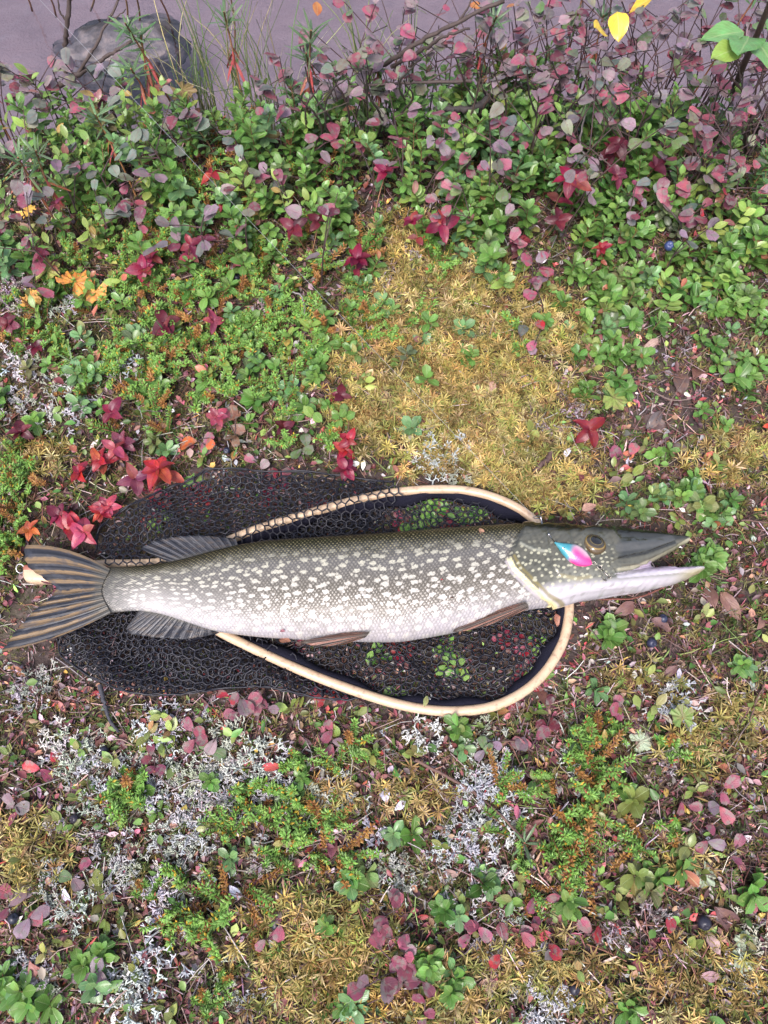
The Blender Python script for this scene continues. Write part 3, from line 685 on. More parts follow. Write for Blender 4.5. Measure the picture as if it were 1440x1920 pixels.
c = k.mix(k.math('MULTIPLY', k.noise(oc, 800, 2), .12), c, (.5, .47, .5)); k.p(Base_Color=c, Roughness=.2, Metallic=.15); k.b.inputs['Coat Weight'].default_value = .6
k.bump(k.vor(oc, 900, 1, dims='3D'), .25, .0005)
mb = MB(); mb.add(V, F, np.array(C)); spoon = mb.obj('spoon_blade', k.m); child(spoon, lure)
ec = A0+ax_*(LL*.24)+upv*.0042+sdv*-.001
for nm, r1, r0, cc, dz in (('painted_eye', .0021, 0, (.75, .75, .70), .0), ('eye_pupil', .0009, 0, (.01, .01, .01), .0006)):
    mb = MB(); a_ = np.linspace(0, 2*np.pi, 16, endpoint=False)
    top = [tuple(ec+upv*(dz+.0006)+(ax_*math.cos(q)+sdv*math.sin(q))*r1*.8) for q in a_]; bot = [tuple(ec+upv*(dz-.001)+(ax_*math.cos(q)+sdv*math.sin(q))*r1) for q in a_]
    V = top+bot+[tuple(ec+upv*(dz+.0008))]; F = [(32, i, (i+1) % 16) for i in range(16)]+[(i, 16+i, 16+(i+1) % 16) for i in range(16)]+[(i, 16+(i+1) % 16, (i+1) % 16) for i in range(16)]
    mb.add(V, F); k = NT(nm); k.p(Base_Color=cc, Roughness=.2); child(mb.obj(nm, k.m), spoon)
S0 = fz(1010, 978, .006); S0.z = .085; S1 = fz(1018, 990, .007); S2 = fz(1029, 1002, .007)
mb = MB(); mb.add(*tube([A0+upv*.001, S2], .0006, 6))
for c_, r_ in ((S2, .0021), (S2.lerp(S1, .45), .0013)):
    bm = bmesh.new(); bmesh.ops.create_uvsphere(bm, u_segments=10, v_segments=8, radius=r_); vv = np.array([tuple(v.co+c_) for v in bm.verts]); bm.verts.index_update(); bmesh.ops.triangulate(bm, faces=bm.faces); mb.add(vv, [[v.index for v in f.verts] for f in bm.faces]); bm.free()
def ring(c, n1, n2, r1, r2, rr, m=22): return tube([c+n1*(r1*math.cos(a))+n2*(r2*math.sin(a)) for a in np.linspace(0, 2*math.pi, m)], rr, 6)
mb.add(*ring(S1, ax_, sdv, .003, .0022, .00055)); mb.add(*tube([S2, S1], .0006, 6)); mb.add(*tube([S1, S0], .0011, 6))
snap0 = at(1003, 970, .088); mb.add(*ring(S0.lerp(snap0, .55), (snap0-S0).normalized(), sdv, .006, .0018, .0005))
child(mb.obj('swivel', M['steel']), lure)
k = NT('copper_blade'); k.p(Base_Color=(.22, .10, .055), Metallic=.7, Roughness=.4)
cb = fz(1017, 988, .003); mb = MB(); V = [tuple(cb+Vector((0, 0, .001)))]+[tuple(cb+Vector((.0098*math.cos(a), .0045*math.sin(a)-.001*math.cos(a), -.0012*abs(math.sin(a))))) for a in np.linspace(0, 2*math.pi, 24, endpoint=False)]+[tuple(cb+Vector((.009*math.cos(a), .004*math.sin(a), -.002))) for a in np.linspace(0, 2*math.pi, 24, endpoint=False)]
F = [(0, 1+i, 1+(i+1) % 24) for i in range(24)]+[(1+i, 25+i, 25+(i+1) % 24) for i in range(24)]+[(1+i, 25+(i+1) % 24, 1+(i+1) % 24) for i in range(24)]
mb.add(V, F); child(mb.obj('spinner_blade', k.m), lure)
mb = MB(); h0 = A1; h1 = fz(1113, 1056, .008); h2 = fz(1124, 1063, .006); h3 = fz(1140, 1080, .004)
mb.add(*ring(h1, ax_, sdv, .0028, .0022, .0005)); mb.add(*ring(h2, ax_, sdv, .0032, .0022, .0005)); mb.add(*tube([h2, h3], .0009, 6))
for q, (ex, ey) in enumerate(((1130, 1087), (1146, 1083), (1136, 1092))):
    b = spline([h3, fz(1141+q, 1085+q, .003), fz((1140+ex)/2+1, ey+1, .004), fz(ex, ey-2, .005), fz(ex+(0 if q else -1), ey-8, .006)], 14); mb.add(*tube(b, [.0007, .0007, .0007, .0002], 6))
k = NT('dark_hook_steel'); k.p(Base_Color=(.25, .22, .20), Metallic=1.0, Roughness=.3); child(mb.obj('treble_hook', k.m), lure)
k = NT('clear_fishing_line'); k.p(Base_Color=(.26, .26, .28), Roughness=.3); k.b.inputs['Transmission Weight'].default_value = .3
le = at(70, -5, .28); q = [snap0.lerp(le, t)-Vector((0, 0, .004*math.sin(math.pi*t))) for t in np.linspace(0, 1, 40)]
q += [le.lerp(at(-120, -180, .35), t) for t in (.5, 1)]
mb = MB(); mb.add(*tube(q, .00022, 5)); tag(mb.obj('fishing_line', k.m), 'thin clear fishing line running taut from the lure toward the lake', 'fishing line')

exec_marker = None
# ------------------------------------------------------------------ labels by place
LAND = [("the tail fin", 90, 1120), ("the snout", 1300, 1040), ("the gill cover", 990, 940), ("the net handle", 60, 1010), ('the hoop end', 1090, 1230), ('the upper mesh', 430, 850), ('the lower mesh', 300, 1340),
        ('the lower hoop', 820, 1390), ('the golden moss', 860, 700), ('the peat hollow', 1270, 770), ('the lake rock', 250, 170), ('the cloudberry leaves', 150, 520), ('the white lichen', 370, 1560), ('the crowberry cushion', 380, 1770),
        ('the long twig', 880, 1540), ('the lower moss', 600, 1790), ('the birch seedling', 1370, 210), ('the yellow leaves', 1130, 120), ('the branch stub', 860, 230), ('the slate leaves', 180, 340), ('the lilac heather', 30, 620),
        ('the red leaves', 1080, 1720), ('the leaf lichen', 1390, 1790), ('the pink sprigs', 740, 1730), ('the sedge', 500, 170), ('the blue berry', 1255, 440), ('the bent twig', 1110, 330), ('the crimson cornels', 830, 380), ('the wine cornels', 565, 420), ('the crooked twig', 300, 385), ('the forked branch', 140, 200), ('the grey branch', 1350, 310), ('the whitish leaf', 1270, 580), ('the silvery leaf', 1110, 600), ('the grey leaf', 1240, 690), ('the mottled leaf', 1190, 845), ('the red leaf', 1430, 830), ('the lilac leaf', 725, 1505), ('the purple leaves', 1370, 1600), ('the mottled leaves', 1340, 1490), ('the black berry', 1320, 1760), ('the white leaf', 675, 850), ('the narrow leaf', 290, 800), ('the brown leaf', 1345, 1160)]
def place(px, py):
    q = sorted(LAND, key=lambda l: math.hypot(px-l[1], py-l[2]))
    return f'by {q[0][0]} toward {q[1][0][4:]}'

# ------------------------------------------------------------------ plants
class Stuff:
    def __init__(s): s.leaf = MB(); s.stem = MB()
def mat_np(m): return np.array(m)
def put(spec, name, base, lean, as_thing=True, label=None, cat=None, group=None, stuff=None):
    """spec: dict stems=[(pts,rads,color)], leaves=[(key,Matrix,color)] in local space"""
    B = Matrix.Translation(base) @ lean
    if not as_thing:
        for key, m, c in spec['leaves']:
            V, F, UV = LT[key]; A = mat_np(B @ m); stuff.leaf.add(V @ A[:3, :3].T+A[:3, 3], F, c, UV)
        for pts, rads, c in spec['stems']:
            V, F = tube(pts, rads, 4, False); A = mat_np(B); stuff.stem.add(V @ A[:3, :3].T+A[:3, 3], F, c)
        return None
    root = bpy.data.objects.new(name, None); root.empty_display_size = .01; root.matrix_basis = B; col.objects.link(root); tag(root, label, cat, group)
    for pts, rads, c in spec['stems']:
        mb = MB(); mb.add(*tube(pts, rads, 5)); link('stem', mb.mesh('stem'), M['woody'], root, color=c)
    for key, m, c in spec['leaves']: link('leaf', LM[key], None, root, m, c)
    return root
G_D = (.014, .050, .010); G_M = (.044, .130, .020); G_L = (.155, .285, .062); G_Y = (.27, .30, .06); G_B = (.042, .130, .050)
def bend(h, r, k=.25, n=6):
    a = r.uniform(0, 6.28); b = h*k*r.uniform(.2, 1)
    return [Vector((b*math.cos(a)*t*t, b*math.sin(a)*t*t, h*t)) for t in np.linspace(0, 1, n)]
def on(pts, t):
    f = t*(len(pts)-1); i = min(int(f), len(pts)-2); return pts[i].lerp(pts[i+1], f-i)
def sp_ling(h, r, n=None, tone=None, L=.017):
    pts = bend(h, r, .3); n = n or int(8+h*135); lv = []; tone = tone if tone is not None else r.uniform(0, 1)
    phi = r.uniform(0, 6.28); base = lerp(G_M, G_L, tone) if tone < .8 else lerp(G_L, (.10, .20, .12), .7)
    if r.random() < .09: base = lerp(base, r.choice([(.16, .07, .07), (.20, .15, .05), (.13, .11, .10)]), r.uniform(.35, .8))
    for i in range(n):
        t = i/(n-1); tt = .18+.82*t**.8; phi += 2.4+r.uniform(-.35, .35)
        b = R(10+48*t**2+r.uniform(-14, 14)); l = L*r.uniform(.75, 1.15)*(1-.35*max(0, t-.75)/.25)*(.8+.2*min(1, t*4))
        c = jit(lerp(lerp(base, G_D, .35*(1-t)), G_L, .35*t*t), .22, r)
        if r.random() < .014: c = jit(r.choice([(.26, .09, .05), (.24, .17, .06), (.16, .07, .06)]), .3, r)
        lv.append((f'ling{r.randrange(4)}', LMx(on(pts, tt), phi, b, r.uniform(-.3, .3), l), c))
    return dict(stems=[(pts, [.0009, .0006], jit((.14, .075, .035), .3, r))], leaves=lv)
def sp_bil(h, r, tone=0.5, LL=.0195):
    pts = bend(h, r, .4); n = int(5+h*70); lv = []; phi = r.uniform(0, 6.28)
    for i in range(n):
        t = i/(n-1); phi += 3.14+r.uniform(-.5, .5); c = jit(lerp(G_L, G_Y, r.uniform(0, 1)*tone), .2, r)
        if r.random() < .09*tone*2: c = jit(r.choice([(.30, .10, .07), (.26, .10, .10), (.33, .22, .06)]), .3, r)
        lv.append((f'bil{r.randrange(3)}', LMx(on(pts, .25+.75*t), phi, R(15+30*t+r.uniform(-15, 15)), r.uniform(-.4, .4), LL*r.uniform(.75, 1.2)), c))
    return dict(stems=[(pts, [.0008, .0005], jit((.14, .14, .05), .3, r))], leaves=lv)
CRIM = (.155, .006, .030); RED = (.23, .010, .022); PINK = (.28, .038, .075); ORNG = (.40, .10, .03); WINE = (.085, .009, .020); PLUM = (.12, .022, .048)
def sp_corn(h, r, c0, L=.026, n=None, two=True):
    pts = bend(h, r, .2); lv = []; n = n or r.choice([4, 5, 6]); ph = r.uniform(0, 6.28)
    for i in range(n):
        phi = ph+6.283*i/n+r.uniform(-.2, .2); l = L*r.uniform(.8, 1.15)
        lv.append((f'corn{r.randrange(4)}', LMx(pts[-1], phi, R(r.uniform(-12, 42)), r.uniform(-.5, .5), l), jit(lerp(c0, r.choice([PLUM, WINE, ORNG, c0, c0]), r.uniform(0, .4)), .35, r)))
    if two and h > .03:
        for i in range(r.choice([2, 3])):
            lv.append((f'corn{r.randrange(4)}', LMx(on(pts, .55), ph+.5+2.1*i, R(r.uniform(-5, 25)), r.uniform(-.3, .3), L*.85), jit(lerp(c0, (.25, .14, .06), r.uniform(0, .5)), .3, r)))
    return dict(stems=[(pts, [.0009, .0007], jit((.20, .10, .05), .3, r))], leaves=lv)
B_GREY = (.20, .135, .165); B_PINK = (.25, .06, .095); B_SLATE = (.10, .13, .11); B_GRN = (.10, .16, .06); B_PUR = (.15, .035, .062); B_RED = (.32, .022, .04)
def sp_bog(h, r, pal, n=7, L=.024, spread=.6, wood=(.06, .035, .035)):
    main = bend(h, r, .35, 7); st = [(main, [.0014, .0007], jit(wood, .3, r))]; lv = []; tips = [(main[-1], 0.0, 0)]
    for b in range(2 if n > 4 else 1):
        a = r.uniform(0, 6.28); s = on(main, r.uniform(.4, .8)); e = s+Vector((math.cos(a)*h*spread*.6, math.sin(a)*h*spread*.6, h*.35)); st.append(([s, s.lerp(e, .5)+Vector((0, 0, .003)), e], [.0009, .0006], jit(wood, .3, r))); tips.append((e, a, 1))
    phi = r.uniform(0, 6.28)
    for i in range(n):
        ti = tips[i % len(tips)]; phi += 2.0+r.uniform(-.4, .4); f = r.uniform(0, .35)
        s = ti[0].lerp(on(main, .6), f)
        lv.append((f'bog{r.randrange(4)}', LMx(s, phi, R(r.uniform(-10, 45)), r.uniform(-.5, .5), L*r.uniform(.75, 1.15)), jit(r.choice(pal), .25, r)))
    return dict(stems=st, leaves=lv)
def sp_lab(h, r, n=13, L=.028):
    pts = bend(h, r, .2); lv = []; ph = r.uniform(0, 6.28)
    for i in range(n):
        t = i/n; up_ = i > n*.35
        lv.append((f'lab{r.randrange(3)}', LMx(on(pts, 1-.22*(1-t) if up_ else .78-.45*(.35-t)), ph+2.4*i, R(r.uniform(10, 60) if up_ else r.uniform(-70, -25)), r.uniform(-.4, .4), L*r.uniform(.7, 1.1)),
                   jit((.075, .14, .06) if up_ else r.choice([(.30, .09, .05), (.34, .05, .06), (.08, .12, .05)]), .25, r)))
    return dict(stems=[(pts, [.0016, .0013], jit((.20, .085, .04), .3, r))], leaves=lv)
def lean_m(r, a=18): return Matrix.Rotation(r.uniform(0, 6.28), 4, 'Z') @ Matrix.Rotation(R(r.uniform(0, a)), 4, 'X')

NETP = [(60, 1000), (185, 990), (240, 935), (360, 880), (560, 872), (740, 895), (860, 900), (960, 930), (1030, 975), (1130, 965), (1240, 985), (1262, 1050), (1230, 1118), (1110, 1150), (1090, 1220), (1030, 1310), (900, 1360), (760, 1350), (640, 1330), (420, 1320), (240, 1318), (100, 1270), (-20, 1250), (-20, 1190), (40, 1120)]
def blob(px, py, B):
    d = np.zeros(np.shape(px))
    for cx, cy, rx, ry, w_ in B: d = np.maximum(d, w_*np.exp(-((px-cx)/rx)**2-((py-cy)/ry)**2))
    return d
MOSS = [(820, 600, 130, 100, .9), (860, 720, 170, 110, 1), (900, 850, 150, 70, 1), (720, 690, 90, 70, .75), (760, 490, 70, 50, .6), (1010, 640, 80, 70, .6), (600, 1790, 120, 110, .9), (830, 1870, 110, 70, .7), (1000, 1810, 100, 50, .6),
        (1300, 1850, 150, 90, .35), (1400, 1350, 90, 70, .3), (780, 1500, 60, 50, .4), (60, 1600, 80, 70, .45), (960, 910, 120, 50, 1), (1390, 850, 90, 60, .5), (620, 1500, 60, 50, .5), (1100, 1850, 80, 60, .4), (1310, 1400, 80, 50, .3), (690, 800, 70, 60, .7), (90, 860, 60, 40, .4), (1200, 1280, 80, 50, .25), (1290, 1600, 80, 50, .25)]
LICH = [(330, 1340, 45, 45, .9), (150, 1430, 80, 45, .9), (400, 1480, 120, 80, 1), (340, 1610, 130, 90, 1), (200, 1560, 80, 60, .7), (230, 1830, 90, 50, .7), (60, 1810, 70, 50, .6), (900, 1450, 60, 70, 1), (870, 1590, 80, 90, 1), (800, 1390, 30, 35, 1), (740, 1640, 35, 60, .8), (1040, 1860, 60, 40, .8),
        (110, 590, 70, 50, .7), (40, 700, 60, 60, .7), (100, 760, 60, 50, .5), (870, 835, 22, 20, 1), (820, 880, 25, 18, 1), (940, 1780, 25, 18, 1), (570, 1480, 60, 50, .7), (1080, 1400, 50, 30, .6), (30, 1330, 50, 35, .8), (700, 1380, 50, 30, .5), (220, 700, 60, 50, .35), (1390, 1770, 40, 60, .5), (120, 1660, 60, 50, .6), (1280, 1300, 60, 40, .4), (450, 1870, 60, 50, .4)]
CROW = [(300, 690, 150, 90, 1), (480, 640, 120, 80, .9), (420, 540, 160, 90, .9), (620, 660, 80, 70, .7), (220, 570, 110, 90, .8), (330, 500, 120, 60, .7), (380, 1730, 70, 70, 1), (390, 1810, 75, 70, 1), (550, 1560, 90, 60, 1), (1080, 1570, 100, 70, .9), (1130, 1370, 70, 45, .9), (1110, 1450, 80, 55, .8), (500, 1510, 70, 40, .7),
        (40, 940, 60, 70, .9), (20, 1030, 40, 40, .8), (600, 1430, 110, 40, .7), (420, 380, 120, 60, .5), (480, 300, 120, 60, .5), (700, 560, 60, 60, .5), (150, 650, 80, 60, .7), (560, 780, 60, 50, .6), (740, 620, 60, 40, .35), (820, 540, 60, 40, .3), (960, 690, 40, 30, .3), (250, 1480, 80, 40, .5), (960, 1500, 60, 40, .4), (1230, 1420, 60, 50, .5)]
def sample(n, dens, y0=-.36, y1=1.16, xw=.95, mask=None):
    x = rng.uniform(-xw, xw, n); y = rng.uniform(y0, y1, n); px, py = proj(x, y, 0.0); D = dens(px, py)
    m = (rng.random(n) < D) & (y < bank_y(x)+.01) & (np.abs(x) < .53*(ST*y+CT*CAMZ)+.13)
    if mask is not None: m &= mask(px, py)
    return x[m], y[m], px[m], py[m]
def outside_net(px, py): return ~inpoly(px, py, NETP)
def low(px, py, z):
    return np.where(outside_net(px, py), z, np.minimum(z, .002))
def hollow(px, py): return np.exp(-((px-1265)/95)**2-((py-760)/85)**2)

# --- moss: uncountable carpet
def shoot(nb, seed, L0, W0):
    r = np.random.default_rng(seed); V = []; F = []; T = []
    for i in range(nb):
        a = i*2.4+r.uniform(-.3, .3); el = R(r.uniform(5, 55)) if i > 2 else R(r.uniform(60, 85)); L = L0*r.uniform(.7, 1.2); d = np.array([math.cos(a), math.sin(a)]); pz = np.array([-d[1], d[0]])
        z0 = r.uniform(-.002, .004); b = np.array([0, 0, z0]); m = b+np.r_[d*L*.55*math.cos(el), L*.55*math.sin(el)]; t = m+np.r_[d*L*.5*math.cos(el-.5), L*.5*math.sin(el-.5)]
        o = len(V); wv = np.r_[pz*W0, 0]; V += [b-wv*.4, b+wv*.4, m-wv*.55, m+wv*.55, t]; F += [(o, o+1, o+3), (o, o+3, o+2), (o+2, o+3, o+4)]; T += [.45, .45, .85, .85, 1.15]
    return np.array(V), np.array(F), np.array(T)
def scatter(mb, templates, x, y, z, scale, cols, tilt=.35, flat=False):
    n = len(x); which = rng.integers(0, len(templates), n)
    for ti, (V, F, T) in enumerate(templates):
        q = np.where(which == ti)[0]
        if not len(q): continue
        a = rng.uniform(0, 6.283, len(q)); tx = rng.normal(0, tilt, len(q)); ty = rng.normal(0, tilt, len(q)); s = scale[q]
        ca, sa = np.cos(a), np.sin(a); Rz = np.zeros((len(q), 3, 3)); Rz[:, 0, 0] = ca; Rz[:, 0, 1] = -sa; Rz[:, 1, 0] = sa; Rz[:, 1, 1] = ca; Rz[:, 2, 2] = 1
        Rx = np.zeros_like(Rz); Rx[:, 0, 0] = 1; Rx[:, 1, 1] = np.cos(tx); Rx[:, 1, 2] = -np.sin(tx); Rx[:, 2, 1] = np.sin(tx); Rx[:, 2, 2] = np.cos(tx)
        Ry = np.zeros_like(Rz); Ry[:, 1, 1] = 1; Ry[:, 0, 0] = np.cos(ty); Ry[:, 0, 2] = np.sin(ty); Ry[:, 2, 0] = -np.sin(ty); Ry[:, 2, 2] = np.cos(ty)
        Q = Rx @ Ry @ Rz; VV = np.einsum('nij,vj->nvi', Q, V)*s[:, None, None]+np.stack([x[q], y[q], z[q]], 1)[:, None]
        FF = (F[None]+len(V)*np.arange(len(q))[:, None, None]).reshape(-1, 3)
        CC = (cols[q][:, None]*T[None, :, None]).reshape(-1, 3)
        mb.add(VV.reshape(-1, 3), FF, CC)
def pal(n, cols, wts, sd=.25):
    c = np.array(cols)[rng.choice(len(cols), n, p=np.array(wts)/np.sum(wts))]; return np.clip(c*rng.lognormal(0, sd, (n, 1))*rng.lognormal(0, .08, (n, 3)), .003, .85)
SH = [shoot(11, s, .0092, .0010) for s in range(5)]
mb = MB()
x, y, px, py = sample(170000, lambda a, b: np.clip(blob(a, b, MOSS)**.8*1.1-.12, 0, 1)*(1-hollow(a, b)))
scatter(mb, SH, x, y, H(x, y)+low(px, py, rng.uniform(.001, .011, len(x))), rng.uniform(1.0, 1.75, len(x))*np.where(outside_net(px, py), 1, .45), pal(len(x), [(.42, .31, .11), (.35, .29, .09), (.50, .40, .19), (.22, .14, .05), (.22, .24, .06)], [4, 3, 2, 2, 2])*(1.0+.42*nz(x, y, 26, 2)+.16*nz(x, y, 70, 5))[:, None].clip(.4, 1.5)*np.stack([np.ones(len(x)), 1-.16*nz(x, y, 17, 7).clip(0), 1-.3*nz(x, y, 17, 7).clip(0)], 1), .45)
tag(mb.obj('golden_moss', M['moss']), 'golden feathery moss carpet', 'moss', kind='stuff')
mb = MB(); SH2 = [shoot(8, 20+s, .0085, .0010) for s in range(4)]
x, y, px, py = sample(84000, lambda a, b: np.where(b < 420, .35, .78)*(1-.85*blob(a, b, MOSS))*(1-hollow(a, b)))
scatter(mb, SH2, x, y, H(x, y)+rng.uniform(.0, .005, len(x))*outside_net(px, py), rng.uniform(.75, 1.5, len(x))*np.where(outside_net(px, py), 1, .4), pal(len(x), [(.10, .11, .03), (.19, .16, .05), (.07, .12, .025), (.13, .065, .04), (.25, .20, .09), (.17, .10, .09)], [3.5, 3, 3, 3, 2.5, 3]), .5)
tag(mb.obj('olive_moss', M['moss']), 'olive brown moss spread between the plants', 'moss', kind='stuff')
# --- litter
def bit(L, W, seed):
    r = np.random.default_rng(seed); V = np.array([(0, -L, 0), (-W, -L*.3, W*.5), (0, -L*.2, 0), (W, -L*.3, W*.5), (-W*.8, L*.4, W*.4), (0, L*.4, -.0005), (W*.8, L*.4, W*.4), (0, L, W*.3*r.uniform(-1, 2))])
    F = np.array([(0, 3, 2), (0, 2, 1), (1, 2, 5), (1, 5, 4), (2, 3, 6), (2, 6, 5), (4, 5, 7), (5, 6, 7)]); return V, F, np.full(8, 1.0)
BT = [bit(.007, .0032, 0), bit(.0085, .003, 1), bit(.005, .0028, 2), bit(.010, .0014, 3), bit(.013, .0008, 4), bit(.006, .004, 5)]
mb = MB(); lowz = lambda a, b: np.where(b > 1250, .9, .36)
x, y, px, py = sample(118000, lambda a, b: lowz(a, b)*(1-.62*blob(a, b, MOSS))*(1-.5*blob(a, b, LICH))+.3*hollow(a, b))
cc = pal(len(x), [(.065, .028, .034), (.14, .05, .05), (.26, .18, .20), (.25, .14, .10), (.06, .13, .025), (.13, .20, .05), (.36, .24, .06), (.32, .06, .06), (.38, .36, .36), (.20, .06, .08)], [6, 5, 5, 4, 2.4, 2, .9, .9, 3, 3], .40)
scatter(mb, BT, x, y, H(x, y)+low(px, py, rng.uniform(.001, .010, len(x))), rng.uniform(.4, 1.1, len(x))*np.where(outside_net(px, py), 1, .7), cc, np.where(True, .5, .5).item())
tag(mb.obj('leaf_litter', M['litter']), 'brown and mixed leaf litter scattered over the ground', 'leaf litter', kind='stuff')
GT = [bit(.0062, .0042, 11), bit(.0075, .0045, 12), bit(.0085, .0040, 13), bit(.0055, .0036, 14)]
mb = MB(); x, y, px, py = sample(26000, lambda a, b: outside_net(a, b)*np.where(b > 1280, .09, .10)*(1-.85*blob(a, b, MOSS))*(1-.6*blob(a, b, LICH))*(1-hollow(a, b)))
cc = pal(len(x), [(.06, .13, .03), (.11, .19, .05), (.18, .21, .06), (.26, .17, .05), (.22, .07, .05), (.17, .05, .06), (.18, .15, .13)], [4, 4, 3, .8, .8, 1.2, 1.6], .35)
scatter(mb, GT, x, y, H(x, y)+rng.uniform(.006, .020, len(x)), rng.uniform(.6, 1.25, len(x)), cc, .45)
tag(mb.obj('ground_cover_leaves', M['needle']), 'small green, yellow and red leaves of low ground cover', 'ground cover', kind='stuff')
# fine twigs, needles and grass stems lying about
mb = MB(); x, y, px, py = sample(17000, lambda a, b: np.where(b > 1250, .75, .5)+.25*hollow(a, b)); n_ = len(x); a = rng.uniform(0, 6.283, n_); L = rng.uniform(.012, .05, n_)
z = H(x, y)+low(px, py, rng.uniform(.004, .014, n_)); dz = rng.normal(0, .12, n_)
P0 = np.stack([x-np.cos(a)*L/2, y-np.sin(a)*L/2, z-dz*L/2], 1); P1 = np.stack([x+np.cos(a)*L/2, y+np.sin(a)*L/2, z+dz*L/2], 1); Pm = (P0+P1)/2+rng.normal(0, .0022, (n_, 3))
cc = pal(n_, [(.08, .045, .048), (.24, .17, .16), (.15, .065, .05), (.36, .31, .30), (.12, .16, .05)], [4, 4, 3, 3, 1.5], .35); rr_ = rng.uniform(.00025, .0008, n_)
for A_, B_ in ((P0, Pm), (Pm, P1)): V, F = prisms(A_, B_, rr_); mb.add(V, F, np.repeat(cc, 8, axis=0))
tag(mb.obj('fine_twigs', M['litter']), 'thin dry twigs and stalks strewn over the moss', 'twigs', kind='stuff')

# --- reindeer lichen tufts
def lichen_mesh(seed):
    r = random.Random(seed); A = []; B = []; Rr = []
    def grow(p, d, l, rad, lev):
        q = p+d*l; A.append(tuple(p)); B.append(tuple(q)); Rr.append(rad)
        if lev == 0: return
        for i in range(r.choice([2, 2, 3])):
            nd = (d+Vector((r.gauss(0, .6), r.gauss(0, .6), r.gauss(.05, .35)))).normalized(); grow(q, nd, l*r.uniform(.62, .9), rad*.82, lev-1)
    for i in range(15):
        a = r.uniform(0, 6.28); grow(Vector((r.gauss(0, .009), r.gauss(0, .009), 0)), Vector((math.cos(a)*.6, math.sin(a)*.6, .7)).normalized(), .0050, .00085, 3)
    V, F = prisms(np.array(A), np.array(B), np.array(Rr)); me = np_mesh('tuft', V, F); me.materials.append(M['lichen']); return me
LICM = [lichen_mesh(i) for i in range(6)]
x, y, px, py = sample(16000, lambda a, b: blob(a, b, LICH)**1.3*.62, y0=-.3, mask=outside_net)
print('lichen', len(x))
for i in range(min(len(x), 150)):
    s = rng.uniform(.7, 1.5); o = link('reindeer_lichen', LICM[i % 6], None, None, Matrix.Translation((x[i], y[i], float(H(x[i], y[i]))+.002)) @ Matrix.Rotation(rng.uniform(0, 6.28), 4, 'Z') @ Matrix.Scale(s, 4), jit(random.choice([(.46, .47, .45), (.42, .42, .44), (.50, .48, .51), (.36, .38, .31)]), .15))
    tag(o, f"{'wide' if s > 1.1 else 'small'} pale grey branching lichen tuft {place(px[i], py[i])}", 'lichen', 'reindeer lichen tufts')

# crumbs of lichen between the tufts
def crumb(seed):
    r = random.Random(seed); V = []; F = []
    def seg(p, d, l, lev):
        w_ = d.orthogonal().normalized()*.0007; w2 = d.cross(w_).normalized()*.0006; q = p+d*l; o = len(V); V.extend([p+w_, p-w_*.5+w2, p-w_*.5-w2, q+w_*.7, q-w_*.4+w2*.7, q-w_*.4-w2*.7])
        F.extend([(o, o+1, o+4), (o, o+4, o+3), (o+1, o+2, o+5), (o+1, o+5, o+4), (o+2, o, o+3), (o+2, o+3, o+5)])
        if lev:
            for i in range(2): seg(q, (d+Vector((r.gauss(0, .7), r.gauss(0, .7), r.gauss(0, .3)))).normalized(), l*.75, lev-1)
    for j in range(2): seg(Vector((r.gauss(0, .003), r.gauss(0, .003), 0)), Vector((r.gauss(0, 1), r.gauss(0, 1), .8)).normalized(), .0042, 2)
    return np.array([tuple(v) for v in V]), np.array(F), np.full(len(V), 1.0)
mb = MB(); x, y, px, py = sample(26000, lambda a, b: outside_net(a, b)*np.clip(blob(a, b, LICH)*.6-.08, 0, 1)); CR = [crumb(i) for i in range(6)]
scatter(mb, CR, x, y, H(x, y)+rng.uniform(.002, .012, len(x)), rng.uniform(.7, 1.3, len(x)), pal(len(x), [(.38, .39, .37), (.33, .34, .36), (.44, .42, .45), (.26, .27, .22)], [3, 3, 3, 1.5], .15), .5)
tag(mb.obj('lichen_crumbs', flat_material('lichen_crumb', 'Col', rough=.9, nscale=200, nvar=.25, spec=.1, bump=0)), 'fine whitish grey lichen fragments between the tufts', 'lichen', kind='stuff')
# --- crowberry shoots
def crow_mesh(seed, h):
    r = random.Random(seed); V = []; F = []; C = []; mb = MB()
    for br in range(5):
        az = r.uniform(0, 6.28); sp = h*(.25 if br == 0 else r.uniform(.5, 1.0)); hh = h*r.uniform(.55, 1)
        pts = [Vector((math.cos(az+.3*t)*sp*t, math.sin(az+.3*t)*sp*t, hh*t**.8)) for t in np.linspace(0, 1, 7)]; mb.add(*tube(pts, [.0009, .0006], 4)); nn = 62; dead = r.random() < .12
        for i in range(nn):
            t = .15+.85*i/nn; p = on(pts, t); phi = i*2.4+r.uniform(-.3, .3); el = R(r.uniform(10, 50)+25*(t > .93)); L = .0066*r.uniform(.75, 1.15)*(1-.25*(t > .95)); d = Vector((math.cos(phi)*math.cos(el), math.sin(phi)*math.cos(el), math.sin(el))); w_ = Vector((-math.sin(phi), math.cos(phi), 0))*.0011; up_ = d.cross(w_).normalized()*.0005
            o = len(V); V += [p, p+d*L*.5-w_, p+d*L*.5+w_, p+d*L, p+d*L*.5+up_]; F += [(o, o+1, o+4), (o+1, o+3, o+4), (o, o+4, o+2), (o+4, o+3, o+2)]
            c = lerp((.06, .12, .025), (.16, .30, .06), t)
            if dead: c = lerp((.20, .08, .03), (.30, .16, .04), r.random())
            elif r.random() < .09: c = (.42, .28, .03) if r.random() < .6 else (.24, .07, .03)
            C += [jit(c, .25, r)]*5
    me = np_mesh('needles', [tuple(v) for v in V], F, C, None, False); me.materials.append(M['needle']); st = mb.mesh('stem'); st.materials.append(M['woody']); return me, st
CRW = [crow_mesh(i, h) for i, h in enumerate((.022, .028, .033, .038, .030, .045))]
